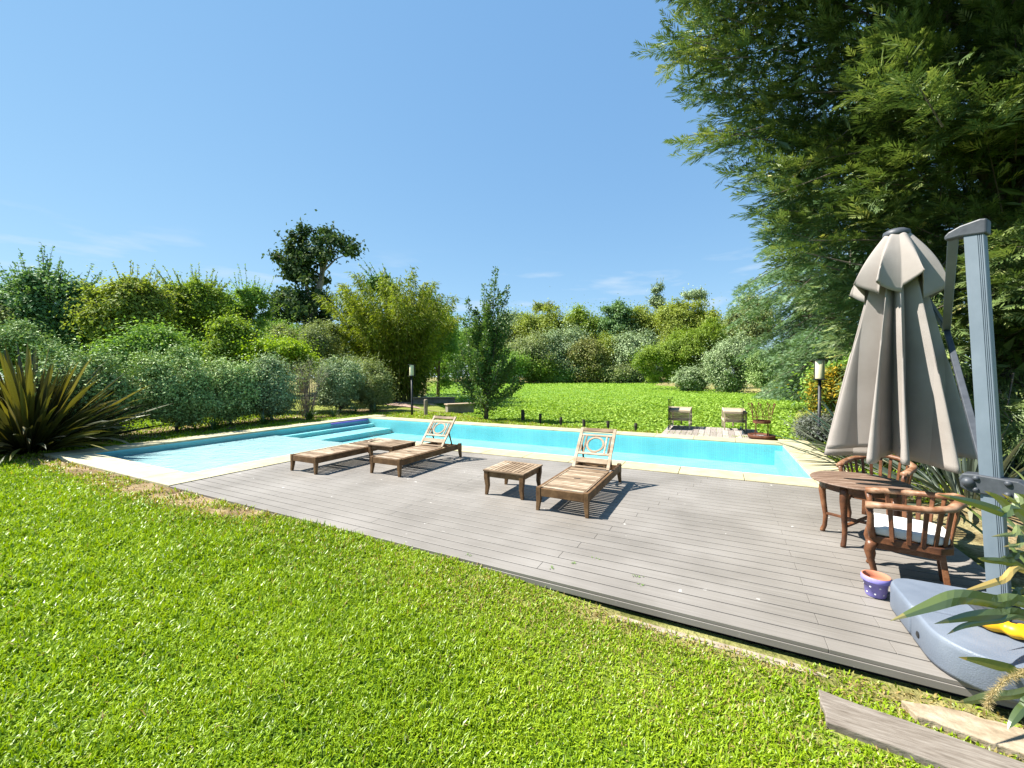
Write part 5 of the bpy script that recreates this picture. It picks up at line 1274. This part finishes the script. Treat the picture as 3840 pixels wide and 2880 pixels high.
# the big dark tree overhanging the deck: boughs that end in flat feathery sprays
g = np.random.default_rng(301)
BT = Vector((9.4, 7.6, -.12)); root = empty('overhanging_cypress', BT, 0, 'huge dark green cypress with feathery sprays overhanging the deck from the right', 'tree')
from math import tan
OUT = np.array([(2560, -700), (2510, 0), (2480, 110), (2378, 160), (2415, 235), (2482, 295), (2564, 366), (2625, 434), (2585, 465), (2516, 502), (2570, 583), (2680, 640), (2765, 660), (2800, 740), (2840, 860), (2900, 970), (2990, 1060), (3060, 1180), (3140, 1330), (3230, 1500), (3500, 1760), (3840, 1900), (4700, 2100), (5600, 1900), (5600, -1500), (3000, -1500)], float)
def inside(px, py):
    d_, i_ = seg_dist(px, py, OUT); return d_, i_
ncand = 7600; px = g.uniform(2380, 5300, ncand); py = g.uniform(-1300, 1900, ncand); dd_, ii_ = inside(px, py)
ok_ = ii_ & (dd_ > 14); px, py, dd_ = px[ok_], py[ok_], dd_[ok_]
# surface of the crown facing the lawn: nearer towards the right, ragged
xr_ = (px - 2400) / 1440.0
Ysurf = 8.2 - 2.4 * np.clip(xr_, 0, 1.0) + 1.9 * (vnoise(px / 430., py / 330., 6) - .5) * 2 + .6 * (vnoise(px / 170., py / 140., 7) - .5) * 2 - .5 * np.clip((900 - py) / 900, -1, 1) * np.clip(xr_, 0, 1)
inner = (g.random(len(px)) ** 1.6) * 2.4
Yb = Ysurf + inner
dirs_ = np.array([ray(a, b) for a, b in zip(px, py)]); TIP = np.array([0, 0, CAM_H]) + dirs_ * (Yb / dirs_[:, 1])[:, None]
ok_ = TIP[:, 2] > .25; TIP = TIP[ok_]; inner = inner[ok_]; dd_ = dd_[ok_]; nb = len(TIP)
b0 = np.array(BT); axis = b0 + np.array([0, 0, 1.0]) * np.clip(TIP[:, 2:3] * .75 + .6, .8, 14); OUTD = nrm(TIP - axis) ; OUTD[:, 2] -= .12; OUTD = nrm(OUTD + g.normal(size=(nb, 3)) * .22)
FR = []; FD = []; FN = []; FRN = []; m = MB()
for k in range(nb):
    c_ = g.random(); L_ = g.uniform(.55, 1.15); o = OUTD[k]; sd = nrm(np.cross(o, np.array([0, 0, 1.0]))); upv = np.cross(sd, o)
    nf = 9 + int(g.random() * 6); s = g.random(nf); s[0] = 1.0
    sg = np.where(g.random(nf) < .5, -1, 1); drop = -.16 * s ** 2 * L_
    q0 = TIP[k] - o * L_
    C = q0 + o * (s * L_)[:, None] + np.array([0, 0, 1]) * drop[:, None]
    spr = sg * (1.1 - .55 * s) * g.uniform(.5, 1.2, nf)
    d = nrm(o + sd * spr[:, None] + upv * (g.normal(size=nf) * .35)[:, None] + np.array([0, 0, -.10])); d[0] = nrm(o + g.normal(size=3) * .15)
    FR.append(C); FD.append(d); FN.append(nrm(np.tile(upv * .6 + np.array(SUN_DIR) * .7, (nf, 1)) + g.normal(size=(nf, 3)) * .45)); FRN.append(np.full(nf, c_) * .45 + .38 * g.random(nf) + .17 * (c_ > .93))
    if k % 3 == 0: m.tube([q0 - o * .5 - b0, q0 - b0, TIP[k] - o * .12 - b0], [.014, .010, .004], 4, cap=False)
C = np.concatenate(FR); D = np.concatenate(FD); NV = np.concatenate(FN); RN_ = np.concatenate(FRN); n = len(C); S_ = nrm(np.cross(D, NV)); vs = []; rr = []
FLN = g.uniform(.24, .44, n)
for j in range(11):
    if j == 10: b_ = C + D * (FLN * .62)[:, None]; dd2 = D; ln = FLN * .5
    else:
        t = .12 + .085 * j; sgn = 1 if j % 2 else -1; b_ = C + D * (FLN * t)[:, None]; dd2 = nrm(D + S_ * (sgn * (.62 - .025 * j)) + g.normal(size=(n, 3)) * .10 + np.array([0, 0, -.06])); ln = FLN * (.52 - .028 * j) * g.uniform(.75, 1.2, n)
    vs.append(leaf_arrays(b_, dd2, NV, ln, .019 + .009 * g.random(n))); rr.append(np.clip(RN_ + g.normal(size=n) * .07, 0, 1))
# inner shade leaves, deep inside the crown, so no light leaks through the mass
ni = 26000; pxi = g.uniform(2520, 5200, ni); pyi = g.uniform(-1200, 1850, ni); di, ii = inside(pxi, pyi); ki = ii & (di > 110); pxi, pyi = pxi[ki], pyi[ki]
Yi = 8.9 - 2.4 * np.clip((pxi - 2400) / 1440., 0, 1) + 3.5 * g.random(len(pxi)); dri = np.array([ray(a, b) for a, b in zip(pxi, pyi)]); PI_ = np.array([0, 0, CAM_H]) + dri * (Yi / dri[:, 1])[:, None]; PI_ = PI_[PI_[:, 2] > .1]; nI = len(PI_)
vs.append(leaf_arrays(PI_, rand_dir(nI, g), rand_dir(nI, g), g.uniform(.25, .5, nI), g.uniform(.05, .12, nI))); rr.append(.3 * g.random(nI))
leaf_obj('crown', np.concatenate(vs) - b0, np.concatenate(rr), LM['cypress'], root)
m.tube([(0, 0, -.3), (-.05, .05, 3), (.05, 0, 7), (0, 0, 12)], [.5, .42, .28, .06], 12)
for k in range(70):
    e = TIP[g.integers(nb)] - b0; e = e * np.array([.86, .86, 1]); z = max(.6, min(11, e[2] * .75)); a_ = np.array([0, 0, z]); mid = (a_ + e) / 2 + np.array([0, 0, .25]); m.tube([a_, mid, e], [.08, .045, .012], 6, cap=False)
m.build('trunk', bark, root, smooth=True)

# ---- flax plants
flax_dark = mat_leaf('flax_leaf_bronze', [(0, (.020, .022, .012)), (.35, (.045, .047, .016)), (.62, (.11, .108, .022)), (.86, (.20, .175, .030)), (1, (.22, .19, .10))], .24, .05, .4, (1, .95, .4))
flax_grey = mat_leaf('flax_leaf_grey', [(0, (.03, .045, .03)), (.4, (.06, .08, .055)), (.8, (.12, .14, .10)), (1, (.25, .24, .16))], .2, .06, .4, (1, 1, .6))
flax_green = mat_leaf('flax_leaf_green', [(0, (.055, .085, .018)), (.5, (.11, .15, .035)), (.9, (.18, .21, .07)), (1, (.42, .30, .08))], .25, .12, .3, (1, .95, .4))
def blade(V, loops, starts, rn, pts, sides, w, col, fold=.22, tipcol=None, prof=None):
    """strap leaf with a keel: three vertices across, along a path"""
    n = len(pts); b = len(V); nl = len(loops)
    for i in range(n):
        t = i / (n - 1); ww = w * (prof(t) if prof else (.45 + 1.1 * t if t < .45 else 1.0 * (1 - ((t - .45) / .55) ** 2.2))) / 2
        d = np.array(pts[min(i + 1, n - 1)]) - np.array(pts[max(i - 1, 0)]); s = np.array(sides[i] if np.ndim(sides) > 1 else sides); s = s - d * np.dot(s, d) / (np.dot(d, d) + 1e-9); s = s / (np.linalg.norm(s) + 1e-9); nn = np.cross(s, d); nn = nn / (np.linalg.norm(nn) + 1e-9)
        p = np.array(pts[i]); V.append(p - s * ww + nn * ww * fold); V.append(p); V.append(p + s * ww + nn * ww * fold)
    for i in range(n - 1):
        for j in (0, 1):
            a_ = b + 3 * i + j; starts.append(len(loops)); loops.extend([a_, a_ + 1, a_ + 4, a_ + 3]); rn.append(tipcol if (tipcol is not None and i >= n - 3) else col)
def flax(loc, label, n, ln, w, mat, seed, spread=1.25, droop=.75, dead=.08, arc=None, height_bias=1.0):
    g = np.random.default_rng(seed); root = empty('flax_plant', loc, 0, label, 'flax plant'); V, lo, st, rn = [], [], [], []
    for k in range(n):
        az = g.uniform(*arc) if arc else g.uniform(0, 2 * math.pi); q_ = g.random() ** .75; til = .04 + spread * q_; L_ = ln * g.uniform(.72, 1.12) * (1 - .12 * q_); hd = np.array([math.cos(az), math.sin(az), 0]); sd = np.array([-math.sin(az), math.cos(az), 0])
        pt = hd * g.uniform(0, .35) * (.4 + q_) + np.array([0, 0, -.05]); pts = [pt]; dr = droop * g.uniform(.2, 1.0) * (.25 + q_); isdead = g.random() < dead; dr = dr * (2.6 if isdead else 1)
        for i in range(9):
            t = (i + 1) / 9; a_ = min(til + dr * t ** 2.2, 2.9); pt = pt + (hd * math.sin(a_) + np.array([0, 0, math.cos(a_)])) * L_ / 9; pt[2] = max(pt[2], .02); pts.append(pt)
        tw = g.normal(0, .5); s = sd * math.cos(tw) + np.array([0, 0, 1]) * math.sin(tw)
        blade(V, lo, st, rn, pts, s, w * g.uniform(.75, 1.2), 1.0 if isdead else float(np.clip(g.normal(.48, .24), 0, .9)), .25)
    raw_mesh('leaves', V, lo, st, mat, root, False, {'rnd': rn}); return root
pl = P(-14.15, 3.15); flax((pl.x, pl.y, gz1(pl.x, pl.y)), 'huge bronze-green flax plant with sword leaves at the left edge of the lawn', 480, 2.45, .10, flax_dark, 401, 1.30, .55, .07)
flax((6.75, 7.35, -.1), 'grey-green flax plant behind the folded umbrella, by the pool corner', 150, 1.75, .06, flax_grey, 402, 1.35, .5, .08)
flax((6.1, 5.35, -.08), 'dark spreading flax clump behind the armchairs under the cypress', 130, 1.35, .05, flax_grey, 403, 1.5, .6, .12)
flax((7.6, 5.9, -.08), 'shaded flax clump deep under the cypress', 90, 1.5, .055, flax_grey, 404, 1.3, .6, .1)
# near flax at the right edge: leaves arching over the umbrella base
fl0 = np.array([3.62, 2.30, -.10]); root = empty('flax_plant', fl0, 0, 'near green flax plant whose leaves cross the grey umbrella base', 'flax plant'); V, lo, st, rn = [], [], [], []
def hero(pix, Ys, w, col, tip=.95, up=(0, 0, 1), root_pt=None):
    q_ = [np.array(at(px, py, Y)) for (px, py), Y in zip(pix, Ys)]
    q_ = [root_pt if root_pt is not None else fl0 + np.array([-.05, 0, .15])] + q_
    pts = []; k = len(q_); P4 = [2 * q_[0] - q_[1]] + q_ + [2 * q_[-1] - q_[-2]]
    for i in range(k - 1):
        for t in np.linspace(0, 1, 6)[:-1]:
            a_, b_, c_, d_ = P4[i:i + 4]; pts.append(.5 * (2 * b_ + (c_ - a_) * t + (2 * a_ - 5 * b_ + 4 * c_ - d_) * t ** 2 + (3 * b_ - a_ - 3 * c_ + d_) * t ** 3))
    pts.append(q_[-1]); pts = [p_ - fl0 for p_ in pts]; view = np.array([.75, .66, -.25]); sides = []
    for i in range(len(pts)):
        d = pts[min(i + 1, len(pts) - 1)] - pts[max(i - 1, 0)]; s = np.cross(d, view); sides.append(s / (np.linalg.norm(s) + 1e-9) + np.array(up) * .15)
    blade(V, lo, st, rn, pts, sides, w, col, .28, tip, prof=lambda t: (.75 + .5 * t if t < .5 else (1 - ((t - .5) / .5) ** 2.0)) )
hero([(3860, 2268), (3740, 2258), (3600, 2240), (3480, 2275), (3335, 2330)], [2.22, 2.16, 2.08, 2.02, 1.96], .075, .55)
hero([(3860, 2312), (3760, 2306), (3640, 2312), (3500, 2340)], [2.2, 2.12, 2.06, 2.0], .058, .30)
hero([(3860, 2325), (3740, 2328), (3620, 2346), (3550, 2380)], [2.16, 2.1, 2.04, 2.0], .03, .45, 1.0)
hero([(3860, 2150), (3760, 2175), (3680, 2200), (3592, 2224)], [2.30, 2.26, 2.22, 2.18], .034, 1.0, 1.0)
hero([(3860, 1962), (3760, 1922), (3640, 1882), (3510, 1852)], [2.05, 2.0, 1.96, 1.93], .045, .42, .95)
hero([(3860, 1935), (3800, 1915), (3745, 1868), (3690, 1840)], [2.3, 2.25, 2.2, 2.16], .04, .7, .95)
hero([(3860, 1900), (3820, 1888), (3755, 1850)], [2.2, 2.15, 2.1], .03, .85, 1.0)
hero([(3870, 2010), (3800, 2004), (3715, 2012)], [2.35, 2.3, 2.25], .03, .8, .95)
hero([(3870, 2040), (3820, 2045), (3760, 2050)], [2.5, 2.45, 2.4], .03, .9, 1.0)
hero([(3860, 2150), (3780, 2110), (3700, 2100), (3665, 2092)], [2.4, 2.35, 2.3, 2.26], .038, .45, .95)
hero([(3870, 2100), (3800, 2088), (3750, 2092)], [2.6, 2.5, 2.42], .036, .3, .9)
hero([(3870, 2525), (3780, 2508), (3680, 2482), (3592, 2464)], [2.0, 1.94, 1.9, 1.86], .05, .62, 1.0)
hero([(3870, 2590), (3740, 2610), (3660, 2625), (3585, 2636)], [1.9, 1.82, 1.78, 1.74], .042, .75, 1.0)
hero([(3900, 2600), (3840, 2650), (3800, 2700), (3780, 2735)], [1.78, 1.72, 1.69, 1.68], .032, .12, .6)
hero([(3870, 2230), (3800, 2235), (3700, 2280)], [2.5, 2.45, 2.35], .04, .2, .6)
g = np.random.default_rng(410)
for k in range(46):
    az = g.uniform(-1.5, 1.5)
    hd = np.array([math.cos(az), math.sin(az), 0]); pt = np.array([0, 0, 0.]) + hd * .12; pts = [pt]; til = g.uniform(.1, .9); L_ = g.uniform(1.1, 1.8)
    for i in range(8): a_ = til + .8 * ((i + 1) / 8) ** 2; pt = pt + (hd * math.sin(a_) + np.array([0, 0, math.cos(a_)])) * L_ / 8; pts.append(pt)
    blade(V, lo, st, rn, pts, np.array([-math.sin(az), math.cos(az), .2]), .042, float(g.uniform(.1, .8)), .25)
raw_mesh('leaves', V, lo, st, flax_green, root, False, {'rnd': rn})

# ---- fountain-grass plume at the lower right corner
pb = np.array([2.75, 1.72, -.1]); root = empty('fountain_grass', pb, 0, 'arching tan fountain grass plume at the lower right corner', 'ornamental grass')
q_ = [np.array(at(x, y, Y)) - pb for x, y, Y in [(3900, 2515, 1.83), (3840, 2520, 1.80), (3770, 2550, 1.77), (3720, 2600, 1.75), (3700, 2650, 1.74)]]
m = MB(); m.tube([(0, 0, 0), (.02, .05, .25), tuple(q_[0])], [.003, .0028, .0025], 5, cap=False); m.tube([tuple(p_) for p_ in q_], .003, 5); straw = mat_leaf('straw_bristle', pal((.30, .22, .09), (.42, .32, .15), (.55, .44, .24)), .35, .05); m.build('stem', mat_noise('straw_stem', [(.3, (.25, .2, .08)), (.7, (.36, .29, .14))], 9), root)
g = np.random.default_rng(5); n = 1700; t = g.random(n) * (len(q_) - 1) * .999; i_ = t.astype(int); f_ = (t - i_)[:, None]; Q = np.array(q_); C = Q[i_] * (1 - f_) + Q[i_ + 1] * f_; tg = nrm(Q[i_ + 1] - Q[i_])
leaf_obj('plume', leaf_arrays(C, nrm(rand_dir(n, g) + tg * .7), rand_dir(n, g), g.uniform(.012, .030, n), .0016), g.random(n), straw, root)

# ---- small planting by the right pool corner
p = P(2.35, 12.7); tree('lavender_bush', 'mauve-grey lavender bush beside the corner of the pool coping', (p.x, p.y, -.1), [((p.x, p.y, .30), (.62, .62, .42))], 'mauve', 6500, .075, .22, clumps=46, crad=.3, trunk_r=.03, cat='shrub', seed=61, limbs=10, shoots=30, shoot_len=.25)
p_ = at(3130, 1480, 11.0); tree('flowering_shrub', 'shrub with yellow and orange flowers behind the right post lamp', (p_.x, p_.y, -.1), [((p_.x, p_.y, 1.3), (.75, .7, .7)), ((p_.x - .35, p_.y, .6), (.5, .5, .6))], 'flower', 2600, .085, .5, clumps=26, crad=.34, trunk_r=.03, cat='shrub', seed=62, limbs=12)
p_ = at(3190, 1500, 11.6); tree('garden_shrub', 'green leafy shrub behind the orange flowers', (p_.x, p_.y, -.1), [((p_.x, p_.y, 1.2), (1.3, .9, 1.2))], 'mid', 8000, .11, .5, clumps=44, crad=.3, trunk_r=.05, cat='shrub', seed=63, limbs=12)
for i, (u, v, lb) in enumerate([(2.9, 8.6, 'low green clump beside the right coping'), (3.4, 10.6, 'low strap-leaved clump near the pool corner, farther back')]):
    q_ = P(u, v, -.05); strap_plant(q_, 60, .45, .02, lb, 'clumps beside the right coping', seed=90 + i)
